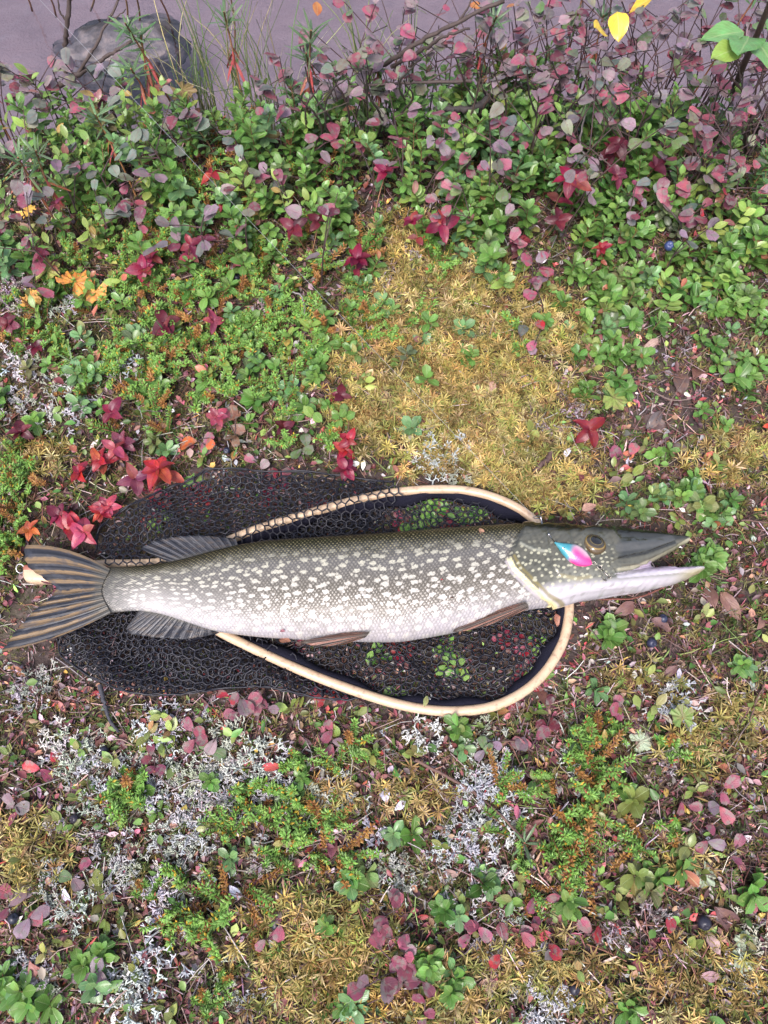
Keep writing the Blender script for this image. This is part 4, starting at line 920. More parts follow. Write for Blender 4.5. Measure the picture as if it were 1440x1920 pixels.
x, y, px, py = sample(7400, lambda a, b: blob(a, b, CROW)**1.1, y0=-.3, mask=outside_net)
print('crow', len(x))
for i in range(min(len(x), 300)):
    nd, st = CRW[int(rng.integers(0, 6))]; s = rng.uniform(.85, 1.35); ti = rng.uniform(2, 55)
    root = empty('crowberry_shoot'); root.matrix_basis = Matrix.Translation((x[i], y[i], float(H(x[i], y[i]))+.003)) @ Matrix.Rotation(rng.uniform(0, 6.28), 4, 'Z') @ Matrix.Rotation(R(ti), 4, 'X') @ Matrix.Scale(s, 4)
    tag(root, f"{'big' if s > 1.15 else 'small'} {'leaning' if ti > 28 else 'upright'} green crowberry shoot with needle leaves {place(px[i], py[i])}", 'shrub', 'crowberry shoots')
    tag(link('needles', nd, None, root), kind='stuff'); link('stem', st, None, root, color=(.14, .06, .035))

# --- lingonberry
r = random.Random(3); ST_L = Stuff(); spots = []
for p in [(1135, 500, 3), (900, 520, 2), (865, 690, 2), (735, 605, 2), (500, 655, 2), (480, 710, 3), (600, 715, 3), (545, 740, 2), (645, 540, 2), (460, 490, 3), (1160, 640, 3), (1140, 690, 3), (1095, 760, 3), (1180, 560, 4), (1205, 535, 3), (1240, 520, 3), (1380, 560, 5), (1400, 590, 4), (1400, 700, 3), (1340, 690, 2), (1240, 940, 4), (1300, 945, 4),
          (1340, 965, 4), (1195, 965, 3), (1270, 925, 3), (1360, 945, 2), (1322, 1052, 4), (1310, 1075, 3), (860, 1385, 4), (670, 1645, 3), (635, 1890, 4), (800, 1800, 5), (840, 1720, 3), (825, 1840, 4), (920, 1660, 3), (1190, 1470, 2), (1200, 1650, 3), (1230, 860, 2), (1340, 800, 2), (310, 840, 3), (170, 710, 3), (850, 400, 4), (900, 480, 3), (1130, 430, 3), (800, 640, 2), (780, 680, 1), (1150, 1190, 3), (1250, 1620, 2), (1090, 1290, 1),
          (560, 1470, 2), (290, 1500, 2), (20, 1850, 5), (60, 1870, 3), (380, 1440, 1), (1160, 740, 2), (620, 1740, 1), (200, 1790, 2), (170, 1830, 3), (590, 700, 2), (880, 450, 3), (240, 640, 2), (120, 580, 3), (1430, 620, 3), (760, 820, 1), (760, 1560, 2), (1060, 1690, 2), (1180, 1880, 2), (1420, 1640, 2), (1390, 1250, 2), (430, 1600, 1)]:
    for j in range(p[2]): spots.append((p[0]+r.gauss(0, 13), p[1]+r.gauss(0, 13), 1))
TH = [(640, 330, 260, 110, 1), (900, 320, 200, 130, 1), (420, 260, 230, 110, 1), (1200, 400, 220, 130, 1), (1370, 480, 130, 120, 1), (250, 330, 200, 120, .8), (60, 260, 120, 130, .8), (720, 220, 400, 60, 1), (1100, 260, 300, 80, .8), (650, 430, 150, 70, .7), (1300, 560, 150, 80, .6), (150, 480, 150, 90, .45), (450, 430, 160, 60, .6), (260, 560, 240, 110, .30), (480, 680, 160, 100, .28), (150, 760, 160, 90, .25), (1180, 520, 130, 130, .7), (1380, 640, 80, 80, .5), (1120, 660, 70, 90, .45)]
x, y, px, py = sample(4300, lambda a, b: blob(a, b, TH)**.8*(.62+.33*sstep(360, 180, b))*np.clip(.72+.8*nz(a, b, .022, 3), .2, 1.15)*np.where((a < 290) & (b < 240), .4, 1), y0=.5, mask=lambda a, b: (b < 860) & (hollow(a, b) < .3))
for i in range(len(x)): spots.append((px[i], py[i], 0))
cnt = 0; spots_s = sorted(spots, key=lambda s: (-s[2], -s[1]+r.uniform(0, 330)))
for sx, sy, key in spots_s:
    if not outside_net(np.array(sx), np.array(sy)): continue
    b = atg(sx, sy); 
    if b.y > bank_y(b.x)+.005: continue
    hmax = .026+.085*float(sstep(620, 300, sy)); h = hmax*r.uniform(.55, 1.15); tone = min(1, max(0, r.gauss(.55, .3)))
    if r.random() < (.45 if (sx < 470 and sy < 380) else .15) and not key: spec = sp_bil(h*1.1, r, r.uniform(.2, .9)); nm, kd = 'bilberry_sprig', f"yellow-green bilberry sprig of {len(spec['leaves'])} leaves"
    else: spec = sp_ling(h, r, None, tone, (.0200 if sy < 600 else .0195)*r.uniform(.72, 1.2)); nm, kd = 'lingonberry_sprig', ('pale green' if tone > .55 else 'deep green')+f" lingonberry sprig of {len(spec['leaves'])} leaves"
    th = cnt < 296 or nm == 'bilberry_sprig'
    hh = 'tall ' if h > .06 else ('low ' if h < .03 else '')
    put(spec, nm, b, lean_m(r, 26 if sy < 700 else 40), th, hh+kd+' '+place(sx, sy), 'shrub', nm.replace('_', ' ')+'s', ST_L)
    if nm == 'lingonberry_sprig': cnt += 1
nb = sum(1 for o in col.objects if o.name.startswith('bilberry_sprig'))
x, y, px, py = sample(1200, lambda a, b: outside_net(a, b)*np.where(b > 1280, .62, .30)*(1-.9*blob(a, b, MOSS))*(1-.5*blob(a, b, LICH))*(1-hollow(a, b))*(b > 430), y0=-.33)
for i in np.argsort(-py):
    spec = sp_bil(r.uniform(.008, .022), r, r.uniform(.3, 1.0), r.uniform(.011, .019)); spec['leaves'] = [(k_, m_, jit(lerp(c_, r.choice([(.20, .10, .08), (.12, .16, .05), (.22, .19, .06)]), .45), .25, r)) for k_, m_, c_ in spec['leaves']]
    nb += 1; put(spec, 'bilberry_sprig', Vector((x[i], y[i], float(H(x[i], y[i]))+.003)), lean_m(r, 55), nb < 300, f"small faded bilberry sprig of {len(spec['leaves'])} leaves "+place(px[i], py[i]), 'shrub', 'bilberry sprigs', ST_L)
if ST_L.leaf.v:
    tag(ST_L.leaf.obj('shrub_foliage', M['leaf_stuff']), 'dense small green shrub leaves filling gaps between the sprigs', 'shrubs', kind='stuff')
    k_ = flat_material('stem_mass', 'Col', rough=.75, nscale=350); tag(ST_L.stem.obj('shrub_stems', k_), 'thin brown stems under the dense shrub leaves', 'stems', kind='stuff')

# --- dwarf cornel
CN = [(565, 400, 1.2, WINE, 'wine red'), (570, 425, 1.0, WINE, 'wine red'), (665, 483, .95, CRIM, 'crimson'), (690, 360, .9, CRIM, 'crimson'), (830, 345, 1.25, CRIM, 'crimson'), (795, 388, 1.0, CRIM, 'crimson'), (1055, 330, 1.25, CRIM, 'crimson'), (1080, 270, 1.2, WINE, 'wine red'), (1035, 375, 1.0, WINE, 'wine red'), (1110, 290, 1.1, WINE, 'wine red'), (1160, 250, 1.1, WINE, 'wine red'), (1215, 275, 1.1, WINE, 'wine red'), (1170, 285, 1.0, PLUM, 'plum'),
      (990, 440, .9, WINE, 'wine red'), (335, 440, .9, CRIM, 'crimson'), (408, 450, .8, PLUM, 'plum'), (262, 480, 1.0, CRIM, 'crimson'), (270, 520, 1.1, PLUM, 'plum'), (305, 605, 1.25, WINE, 'wine red'), (335, 618, .9, WINE, 'wine red'), (378, 596, .8, PINK, 'pink'), (65, 660, .9, WINE, 'wine red'), (18, 605, 1.0, WINE, 'wine red'), (645, 738, .8, WINE, 'wine red'), (405, 778, .9, PINK, 'pink'), (217, 768, 1.1, CRIM, 'crimson'), (232, 808, 1.1, PLUM, 'plum'), (190, 862, 1.25, RED, 'red'), (215, 840, 1.0, PINK, 'pink'),
      (315, 886, 1.25, (.33, .022, .028), 'bright red'), (42, 812, .9, WINE, 'wine red'), (130, 978, 1.15, RED, 'red'), (110, 960, 1.0, CRIM, 'crimson'), (150, 995, 1.0, PINK, 'pink'), (240, 885, 1.0, PLUM, 'plum'), (180, 960, .9, RED, 'red'), (195, 940, .9, PINK, 'pink'), (520, 792, .9, WINE, 'wine red'), (637, 838, .9, RED, 'red'), (640, 880, .9, CRIM, 'crimson'), (1117, 795, 1.15, (.19, .012, .02), 'dark red'), (425, 335, .9, RED, 'red'), (150, 885, .9, RED, 'red'), (100, 340, .8, PLUM, 'plum'), (90, 480, .9, WINE, 'wine red'), (280, 470, .9, CRIM, 'crimson'), (1145, 470, .7, RED, 'red'), (650, 820, .7, RED, 'red'), (60, 1010, .7, ORNG, 'orange')]
for i, (cx, cy, s, c, nm) in enumerate(CN):
    rr = random.Random(100+i); h = (.035+.065*float(sstep(560, 330, cy)))*rr.uniform(.9, 1.15); b = atg(cx, cy, h); b.z = float(H(b.x, b.y)); nl = rr.choice([4, 5, 6]); two = rr.random() < .6
    put(sp_corn(h*rr.uniform(.7, 1.15), rr, c, .0212*s*rr.uniform(.85, 1.12), nl, two), 'dwarf_cornel', b, lean_m(rr, 24), True, f'{nm} dwarf cornel with {nl} top leaves {place(cx, cy)}', 'plant', 'dwarf cornels in autumn red')

# --- bog bilberry
PAL_G = [B_GREY, B_GREY, B_GREY, B_PINK, B_SLATE, B_PUR, (.13, .10, .12), (.16, .17, .11)]; PAL_S = [B_SLATE, B_SLATE, B_GREY, (.13, .17, .14)]; PAL_P = [B_PINK, B_PUR, B_GREY, B_PINK]; PAL_M = [B_GRN, B_GREY, B_PINK]; PAL_R = [B_RED, B_PINK]
BG = [(150, 300, .07, PAL_S, 5, 'slate grey'), (195, 325, .07, PAL_S, 5, 'slate grey'), (175, 375, .06, PAL_S, 4, 'slate grey'), (85, 420, .05, PAL_S, 4, 'slate grey'), (480, 165, .10, PAL_G, 7, 'greyish pink'), (540, 195, .10, PAL_G, 8, 'greyish pink'), (590, 60, .16, PAL_G, 7, 'greyish pink'), (660, 140, .12, PAL_G, 7, 'mauve'), (590, 230, .08, PAL_P, 5, 'pink'), (100, 150, .10, PAL_G, 6, 'mauve'), (160, 190, .09, PAL_P, 7, 'pink'), (210, 200, .08, PAL_G, 6, 'mauve'), (60, 130, .10, PAL_G, 5, 'greyish pink'),
      (975, 460, .05, PAL_P, 5, 'pink'), (1000, 510, .05, PAL_P, 5, 'pink'), (1030, 560, .04, PAL_P, 4, 'pink'), (985, 635, .02, [B_GREY, B_SLATE], 2, 'mottled'), (1020, 600, .03, PAL_R, 2, 'red'), (1310, 410, .06, PAL_P, 7, 'pink'), (1345, 300, .09, PAL_P, 7, 'pink'), (1370, 330, .09, PAL_G, 5, 'mauve'), (1290, 380, .06, PAL_R, 4, 'red'), (1420, 260, .09, PAL_G, 6, 'mauve'),
      (470, 1320, .025, PAL_P, 6, 'dusty pink'), (500, 1335, .02, PAL_P, 4, 'dusty pink'), (435, 1310, .02, PAL_R, 3, 'red'), (365, 1385, .02, PAL_P, 4, 'dusty pink'), (395, 1395, .02, PAL_M, 3, 'mottled'), (1000, 1415, .025, PAL_P, 5, 'purple'), (905, 1405, .02, PAL_M, 4, 'mottled'), (1285, 1500, .02, [B_PUR, B_PINK], 2, 'purple'), (1340, 1490, .025, PAL_M, 4, 'mottled'), (1370, 1600, .02, [B_PUR], 2, 'purple'), (1330, 1580, .02, PAL_P, 3, 'pink'), (715, 1720, .03, PAL_P, 9, 'pink'), (755, 1755, .03, PAL_P, 7, 'mauve'), (700, 1840, .025, PAL_P, 6, 'pink'), (765, 1830, .03, [B_PUR, B_PINK], 4, 'purple'), (740, 1800, .03, PAL_P, 5, 'mauve'),
      (525, 1760, .025, PAL_P, 4, 'pink'), (1040, 1752, .02, [B_RED], 2, 'red'), (950, 1772, .02, PAL_R, 2, 'red'), (1105, 1750, .02, PAL_R, 3, 'red'), (1262, 1742, .02, [B_RED], 1, 'red'), (1003, 1680, .02, [B_PINK], 2, 'pink'), (890, 1745, .02, PAL_P, 4, 'mauve'), (990, 1740, .02, PAL_P, 3, 'mauve'), (800, 1890, .02, [B_PUR], 3, 'purple'), (170, 1840, .02, PAL_M, 3, 'mottled'), (20, 1700, .02, PAL_P, 4, 'pink'), (60, 1730, .02, PAL_P, 3, 'pink'), (120, 1650, .02, PAL_M, 3, 'mottled'), (290, 1420, .02, PAL_P, 4, 'pink'), (70, 1440, .02, PAL_R, 3, 'red'), (30, 1510, .02, PAL_M, 3, 'mottled'), (620, 1370, .02, PAL_M, 4, 'mottled'), (1150, 1330, .02, PAL_P, 3, 'pink'), (1030, 1340, .02, [WINE], 5, 'wine red'), (560, 850, .02, PAL_M, 3, 'mottled'), (490, 870, .02, PAL_M, 2, 'mottled'), (370, 820, .025, [ORNG, B_PINK], 5, 'orange pink'), (440, 810, .03, [(.2, .10, .06), B_PINK], 6, 'brownish'), (1190, 850, .02, [B_PINK, ORNG], 2, 'pink'), (110, 1100, .02, PAL_P, 3, 'pink'), (340, 460, .04, PAL_G, 4, 'mauve'), (250, 400, .05, PAL_P, 4, 'pink'), (40, 520, .04, PAL_P, 4, 'pink')]
rt = random.Random(21)
for i in range(42): BG.append((rt.uniform(10, 1440), rt.uniform(220, 430), rt.uniform(.06, .11), rt.choice([PAL_G, PAL_P, PAL_M, PAL_G]), rt.randint(4, 7), rt.choice(['dull purple', 'mixed mauve', 'dusky rose'])))
for i in range(16): BG.append((rt.uniform(20, 330), rt.uniform(130, 260), rt.uniform(.11, .16), rt.choice([PAL_G, PAL_G, PAL_S]), rt.randint(5, 8), rt.choice(['dusky grey', 'greyish mauve'])))
for i in range(105):
    bx = rt.uniform(600, 1440) if i % 3 else rt.uniform(900, 1440); by = rt.uniform(-10, 230) if bx > 850 else rt.uniform(40, 200); BG.append((bx, by, rt.uniform(.12, .22), rt.choice([PAL_G, PAL_P, PAL_G, PAL_G, PAL_M]), rt.randint(6, 10), rt.choice(['pinkish mauve', 'mauve', 'dusky pink'])))
for i, (cx, cy, h, pl_, nl, nm) in enumerate(BG):
    h = max(h, .10) if cy < 380 else (h*1.4 if cy < 650 else h); rr = random.Random(500+i); b = atg(cx, cy, h*.9); 
    if b.y > bank_y(b.x)-.015: b.y = float(bank_y(b.x))-.015-rr.uniform(0, .06)
    b.z = float(H(b.x, b.y)); L = .0195 if cy > 1250 else (.0215 if cx > 700 and cy < 450 else .0240)
    put(sp_bog(h, rr, pl_, nl, L*rr.uniform(.9, 1.1), .7 if h > .06 else 1.2), 'bog_bilberry', b, lean_m(rr, 14), True, f"{nm} {'tall ' if h > .09 else ''}bog bilberry sprig of {nl} leaves {place(cx, cy)}", 'shrub', 'bog bilberry sprigs')

# --- Labrador tea
for i, (cx, cy, h) in enumerate([(50, 65, .22), (12, 120, .24), (85, 190, .18), (25, 200, .20), (60, 300, .15), (395, 40, .21), (355, 75, .19), (495, 45, .20), (360, 120, .16), (30, 280, .16), (600, 50, .22), (615, 100, .18), (855, 60, .22), (1240, 40, .24), (200, 230, .14), (1010, 20, .24), (300, 640, .03), (145, 660, .03), (560, 665, .025), (985, 1580, .02), (1080, 1400, .02), (5, 200, .12), (1030, 80, .15), (720, 60, .14)]):
    rr = random.Random(800+i); b = atg(cx, cy, h)
    if b.y > bank_y(b.x)-.01: b.y = float(bank_y(b.x))-.01-rr.uniform(0, .03)
    b.z = float(H(b.x, b.y)); put(sp_lab(h, rr, 24 if h > .05 else 10, .034 if h > .05 else .026), 'labrador_tea', b, lean_m(rr, 10 if h > .05 else 60), True, f"{'tall' if h > .11 else 'short'} Labrador tea shoot with narrow leaves {place(cx, cy)}", 'shrub', 'Labrador tea shoots')

# --- low leaves pressed under the net mesh
rr = random.Random(44)
for i in range(46):
    if i < 18: cx, cy = rr.uniform(760, 900), rr.uniform(950, 985)
    elif i < 28: cx, cy = rr.uniform(240, 640), rr.uniform(905, 975)
    elif i < 40: cx, cy = rr.uniform(830, 1040), rr.uniform(1190, 1300)
    else: cx, cy = rr.uniform(560, 800), rr.uniform(1215, 1300)
    b = atg(cx, cy); b.z += .001; ph = rr.uniform(0, 6.28); spec = dict(stems=[([Vector((0, 0, 0)), Vector((0, .012, .003)), Vector((0, .024, .004))], [.0007, .0005], (.15, .09, .04))], leaves=[])
    red = rr.random() < (.2 if i < 18 else .5)
    for j in range(rr.randint(4, 7)):
        c = jit(rr.choice([B_PINK, CRIM, RED]) if red else rr.choice([G_L, G_M, G_L]), .25, rr); spec['leaves'].append((f"{'bog' if red else 'ling'}{rr.randrange(4)}", LMx(Vector((0, .004*j, .003)), 1.2*(-1)**j+rr.uniform(-.5, .5), R(rr.uniform(-5, 12)), rr.uniform(-.2, .2), .016*rr.uniform(.8, 1.2)), c))
    put(spec, 'creeping_sprig', b, Matrix.Rotation(ph, 4, 'Z'), True, f"flat {'red' if red else 'green'} sprig of {len(spec['leaves'])} leaves under mesh {place(cx, cy)}", 'plant', 'sprigs pressed under the net')

# --- fallen leaves
FL = [(922, 712, .024, (.42, .25, .20), 'pale pinkish'), (1090, 958, .022, (.38, .22, .17), 'pale brown'), (1043, 1150, .016, (.30, .13, .09), 'rust brown'), (1100, 640, .026, (.26, .13, .09), 'brown'), (1190, 845, .026, (.46, .14, .08), 'orange mottled'), (1070, 840, .016, (.62, .62, .70), 'silvery'), (1110, 600, .016, (.55, .56, .66), 'silvery'), (1270, 580, .02, (.62, .52, .50), 'whitish'), (1215, 665, .03, (.45, .45, .52), 'grey'), (1235, 635, .025, (.30, .20, .17), 'brown'), (895, 345, .02, (.42, .46, .58), 'blue-grey'),
      (900, 1005, .02, (.34, .19, .13), None), (55, 1800, .03, (.30, .13, .12), 'reddish brown'), (930, 1840, .022, (.42, .27, .22), 'pale brown'), (120, 1665, .018, (.58, .55, .70), 'pale lilac'), (430, 1660, .02, (.56, .58, .70), 'pale lilac'), (725, 1505, .022, (.62, .60, .74), 'pale lilac'), (740, 1518, .018, (.60, .60, .72), 'pale lilac'), (675, 868, .016, (.70, .70, .66), 'white'), (683, 862, .014, (.70, .70, .66), 'white'), (770, 830, .016, (.60, .58, .45), 'cream'), (290, 800, .022, (.36, .05, .03), 'narrow red'), (147, 680, .022, (.50, .08, .04), 'narrow red'), (305, 805, .02, (.22, .12, .07), 'brown'),
      (1350, 1110, .04, (.15, .075, .06), 'dark brown'), (1340, 1140, .035, (.17, .09, .075), 'dark brown'), (1190, 1130, .03, (.14, .07, .065), 'dark brown'), (1220, 1160, .03, (.13, .07, .07), 'dark brown'), (1030, 1330, .03, (.14, .06, .05), 'dark brown'), (1340, 1700, .045, (.10, .05, .05), 'dark brown'), (1180, 1810, .03, (.14, .03, .045), 'dark wine'), (540, 1870, .026, (.15, .05, .06), 'dark wine'), (620, 1610, .026, (.13, .035, .055), 'dark wine'), (1350, 1790, .026, (.30, .20, .20), 'greyish'), (1310, 1830, .024, (.30, .18, .20), 'greyish'), (1240, 770, .034, (.075, .062, .066), 'dark grey'), (1260, 830, .036, (.07, .052, .05), 'dark brownish'), (1300, 710, .04, (.12, .055, .045), 'dark brown'),
      (1250, 800, .04, (.07, .045, .045), 'blackish'), (1280, 740, .04, (.08, .05, .045), 'blackish'), (1430, 800, .018, (.50, .04, .02), 'bright red'), (880, 1090, .0, (0, 0, 0), None), (795, 1315, .014, (.24, .28, .10), 'green and pink'), (1370, 1450, .02, (.42, .14, .08), 'orange'), (1000, 1600, .02, (.22, .10, .085), 'brown'), (970, 1560, .022, (.16, .09, .085), 'brown'), (490, 1440, .022, (.40, .05, .05), 'red'), (80, 1540, .02, (.18, .17, .08), 'olive'), (610, 1840, .02, (.3, .16, .1), 'brown'), (230, 1590, .02, (.16, .06, .06), 'brown'), (860, 1640, .018, (.3, .2, .18), 'tan'), (1270, 1250, .02, (.12, .06, .06), 'dark brown'), (1420, 1180, .022, (.2, .1, .09), 'brown'), (20, 1250, .02, (.3, .12, .06), 'orange brown')]
rr = random.Random(71)
for cx, cy, L, c, nm in FL:
    if not nm: continue
    b = atg(cx, cy, .014); o = link('fallen_leaf', LM[('lab' if 'narrow' in nm else 'dry')+str(rr.randrange(3))] if True else None, None, None, LMx(b, rr.uniform(0, 6.28), R(rr.uniform(-12, 18)), rr.uniform(-.35, .35), L), c)
    if cy == 1315: o.matrix_basis = LMx(at(cx, cy+10, .031), R(-20), R(8), .1, L)
    tag(o, f'{nm} fallen leaf lying {place(cx, cy)}', 'leaf', 'fallen leaves')
# bits on the fish
b = fz(905, 1006, .003); root = empty('dry_leaf_scrap', b); tag(root, 'torn brown leaf scrap stuck to the pike\'s back', 'leaf')
for j, (a, L) in enumerate(((.2, .012), (1.6, .010), (-1.2, .011), (3.0, .014))): link('lobe', LM[f'dry{j}'], None, root, LMx(Vector((0, 0, .001)), a, R(8), .2, L), (.32, .17, .11))
o = link('red_needle', LM['lab0'], None, None, LMx(fz(655, 1040, .0025), R(-14), R(-6), 0, .018), (.30, .06, .03)); tag(o, 'narrow reddish leaf stuck on the pike\'s upper flank', 'leaf')
for cx, cy, L, c, nm in ((831, 1087, .004, (.28, .02, .03), 'tiny dark red speck on the pike\'s flank'), (851, 1121, .005, (.01, .01, .01), 'tiny black insect-like speck on the pike\'s lower flank'), (535, 1184, .008, (.25, .10, .13), 'small mauve leaf bit on the pike\'s belly'), (545, 1202, .018, (.20, .08, .05), 'brown curled leaf bit below the pike\'s belly')):
    tag(link('leaf_speck', LM['dry1'], None, None, LMx(fz(cx, cy, .0015), 1.3, R(-10), 0, L), c), nm, 'leaf')

# --- cloudberry-like lobed leaves
def lobed(seed, lobes=7):
    r = random.Random(seed); V = [(0, 0, 0)]; UV = [(.5, .1)]; F = []; n = 42
    for ring_ in (1, 2, 3):
        for i in range(n):
            a = -2.7+5.4*i/(n-1); lb = .86+.10*math.cos(a*lobes*.83+seed)+.05*math.sin(a*19+seed)+.04*math.sin(a*37); rad = ring_/3*(lb if ring_ == 3 else (.9+.1*lb)); z = .13*math.cos(a*lobes*1.7)*rad+.2*rad*rad*math.sin(a*2+seed)+.06*math.sin(a*31)*rad
            V.append((rad*math.sin(a), rad*math.cos(a), z)); UV.append((.5+.5*math.sin(a)*ring_/3, .5+.5*math.cos(a)*ring_/3))
    for i in range(n-1):
        F.append((0, 1+i+1, 1+i))
        for q in (0, 1): a = 1+q*n+i; F += [(a, a+1, a+n+1), (a, a+n+1, a+n)]
    me = np_mesh('leaf', V, F, None, UV); me.materials.append(M['dry']); return me
LB = [lobed(i) for i in range(3)]
for i, (cx, cy, L, c, nm) in enumerate([(140, 528, .026, (.50, .20, .035), 'orange'), (178, 545, .022, (.52, .24, .05), 'orange'), (88, 508, .022, (.28, .30, .07), 'yellow-green'), (58, 560, .018, (.50, .27, .06), 'amber'), (48, 395, .018, (.55, .33, .06), 'amber'), (430, 120, .022, (.15, .11, .035), 'olive brown'), (1280, 1345, .017, (.13, .20, .05), 'green'), (1150, 745, .024, (.17, .22, .05), 'yellow-green')]):
    rr = random.Random(900+i); h = .03 if cy > 300 else .09; b = atg(cx, cy, h); b.y = min(b.y, float(bank_y(b.x))-.02); b.z = float(H(b.x, b.y)); root = empty('cloudberry', b); tag(root, f'{nm} crinkled lobed cloudberry leaf {place(cx, cy)}', 'plant', 'cloudberry leaves')
    mb = MB(); mb.add(*tube([(0, 0, 0), (.002, .001, h*.6), (0, 0, h)], [.0008, .0006], 5)); link('stem', mb.mesh('stem'), M['woody'], root, color=(.16, .09, .04))
    link('leaf', LB[i % 3], None, root, LMx(Vector((0, 0, h)), rr.uniform(0, 6.28), R(rr.uniform(-20, 10)), rr.uniform(-.3, .3), L), c)

# --- berries
def berry_mesh():
    bm = bmesh.new(); bmesh.ops.create_uvsphere(bm, u_segments=16, v_segments=12, radius=1)
    for v in bm.verts:
        rr_ = math.hypot(v.co.x, v.co.y)
        if v.co.z > .8: v.co.z = .86-.35*max(0, .5-rr_)+.06*math.cos(5*math.atan2(v.co.y, v.co.x))*(rr_ > .3)
    me = bpy.data.meshes.new('berry'); bm.to_mesh(me); bm.free()
    for p_ in me.polygons: p_.use_smooth = True
    me.materials.append(M['berry']); return me
BM_ = berry_mesh(); rr = random.Random(5)
for cx, cy, s, c, nm in [(1255, 461, .0075, (.035, .05, .13), 'dusty blue'), (1172, 425, .006, (.03, .04, .09), 'dark blue'), (214, 291, .006, (.03, .05, .13), 'dusty blue'), (443, 520, .006, (.012, .014, .025), 'black'), (558, 720, .005, (.01, .012, .02), 'black'), (425, 845, .005, (.015, .018, .04), 'black'), (1222, 1205, .0065, (.018, .02, .045), 'black'), (1243, 1160, .006, (.02, .024, .05), 'blue-black'), (195, 1408, .006, (.015, .017, .03), 'black'), (207, 1470, .006, (.015, .017, .03), 'black'), (517, 1735, .006, (.015, .017, .03), 'black'), (180, 1855, .007, (.015, .017, .03), 'black'), (1320, 1730, .008, (.015, .014, .025), 'black'), (25, 1722, .006, (.015, .017, .03), 'black'), (140, 1535, .006, (.015, .012, .02), 'black'), (1077, 1855, .006, (.015, .014, .025), 'black'), (660, 1680, .006, (.02, .024, .05), 'blue-black')]:
    h = .045 if cy < 470 else .012; b = atg(cx, cy, h); o = link('berry', BM_, None, None, Matrix.Translation(b) @ Euler((rr.uniform(-.7, .7), rr.uniform(-.7, .7), rr.uniform(0, 6))).to_matrix().to_4x4() @ Matrix.Scale(s, 4), c); tag(o, f'round {nm} berry {place(cx, cy)}', 'berry', 'dark berries')

# --- branches and twigs
def branch(name, label, lines, color, cat='branch', group=None):
    """lines: list of ([(px,py,z)...], r0, r1)"""
    p0 = at(*lines[0][0][0]); root = empty(name, p0); tag(root, label, cat, group)
    for i, (pts, r0, r1) in enumerate(lines):
        q = spline([at(*p)-p0 for p in pts], max(12, len(pts)*5)); nn = len(q); rr = np.random.default_rng(len(pts)*7+i); q += rr.normal(0, min(.0012, r0*.25), q.shape); rad = np.interp(np.linspace(0, 1, nn), [0, 1], [r0, r1])*rr.uniform(.85, 1.2, nn)
        mb = MB(); mb.add(*tube(q, rad, 7)); link('stem' if i == 0 else 'side_twig', mb.mesh('twig'), M['woody'], root, color=color)
DK = (.05, .035, .032); GRY = (.17, .15, .15); BRN = (.10, .055, .045)
branch('dead_branch', 'dark forked branch leaning over the waterside rock', [([(40, 205, .03), (100, 168, .08), (145, 140, .10), (182, 118, .11), (215, 97, .12), (248, 77, .13)], .0050, .0022), ([(145, 140, .10), (170, 100, .13), (200, 45, .16), (226, -5, .18)], .003, .0015), ([(200, 45, .16), (222, 30, .17), (236, 18, .18)], .0014, .0006), ([(100, 168, .08), (130, 190, .05), (150, 215, .02)], .0025, .0015)], DK)
branch('upright_stick', 'dark upright stick standing in front of the waterside rock', [([(124, 135, .0), (122, 90, .05), (126, 45, .09), (132, -5, .13)], .0042, .0036), ([(126, 45, .09), (112, 20, .11), (108, -5, .13)], .0018, .001)], DK)
branch('dead_branch', 'long grey-black branch slanting up across the bilberry bushes', [([(700, 132, .12), (745, 105, .18), (800, 72, .22), (860, 40, .25), (945, 0, .28)], .0036, .0024), ([(735, 125, .13), (790, 95, .18), (835, 68, .21), (880, 55, .22)], .0034, .0016), ([(860, 40, .25), (880, 10, .27), (885, -10, .28)], .0016, .0009)], DK)
branch('dead_branch', 'thick blackened branch stub lying on top of the lingonberry thicket', [([(820, 203, .115), (850, 205, .12), (885, 203, .125), (918, 186, .13)], .004, .006), ([(850, 205, .12), (835, 190, .125), (822, 180, .13)], .0018, .001)], (.03, .024, .024))
branch('thin_branch', 'thin grey-black branch running level above the thicket', [([(640, 163, .14), (720, 158, .15), (800, 154, .16), (885, 152, .16)], .0014, .0024), ([(800, 154, .16), (850, 125, .18), (890, 105, .20)], .0014, .0008)], DK)
branch('grey_branch', 'pale grey bare branch rising beside the birch seedling', [([(1310, 340, .04), (1330, 310, .06), (1362, 262, .08), (1398, 210, .11), (1445, 155, .14)], .0022, .0028), ([(1362, 262, .08), (1372, 220, .11), (1376, 180, .13)], .0014, .0007), ([(1330, 310, .06), (1300, 330, .06), (1285, 352, .05)], .0014, .0008)], GRY)
branch('grey_branch', 'bent grey twig among the crimson cornels', [([(1115, 355, .03), (1110, 315, .05), (1088, 268, .08), (1100, 205, .12)], .0022, .0012), ([(1110, 315, .05), (1120, 290, .06)], .001, .0005)], GRY)
branch('dark_twig', 'dark crooked twig below the slate bog bilberry leaves', [([(235, 272, .05), (268, 312, .05), (274, 345, .04), (308, 385, .03), (335, 386, .03)], .002, .0026), ([(308, 385, .03), (290, 398, .03), (280, 400, .03)], .0016, .0008), ([(274, 345, .04), (300, 362, .03), (330, 372, .03)], .001, .0006)], DK)
branch('dark_twig', 'hooked grey twig standing in the left crowberry', [([(574, 625, .01), (572, 590, .03), (565, 555, .05), (548, 548, .055)], .0016, .0012)], GRY)
branch('dark_twig', 'slender brown twig lying across the thicket under the lichen', [([(780, 1425, .02), (870, 1474, .02), (930, 1520, .024), (978, 1570, .028)], .0018, .0012), ([(870, 1474, .02), (900, 1500, .022), (915, 1540, .02)], .0008, .0005)], BRN)
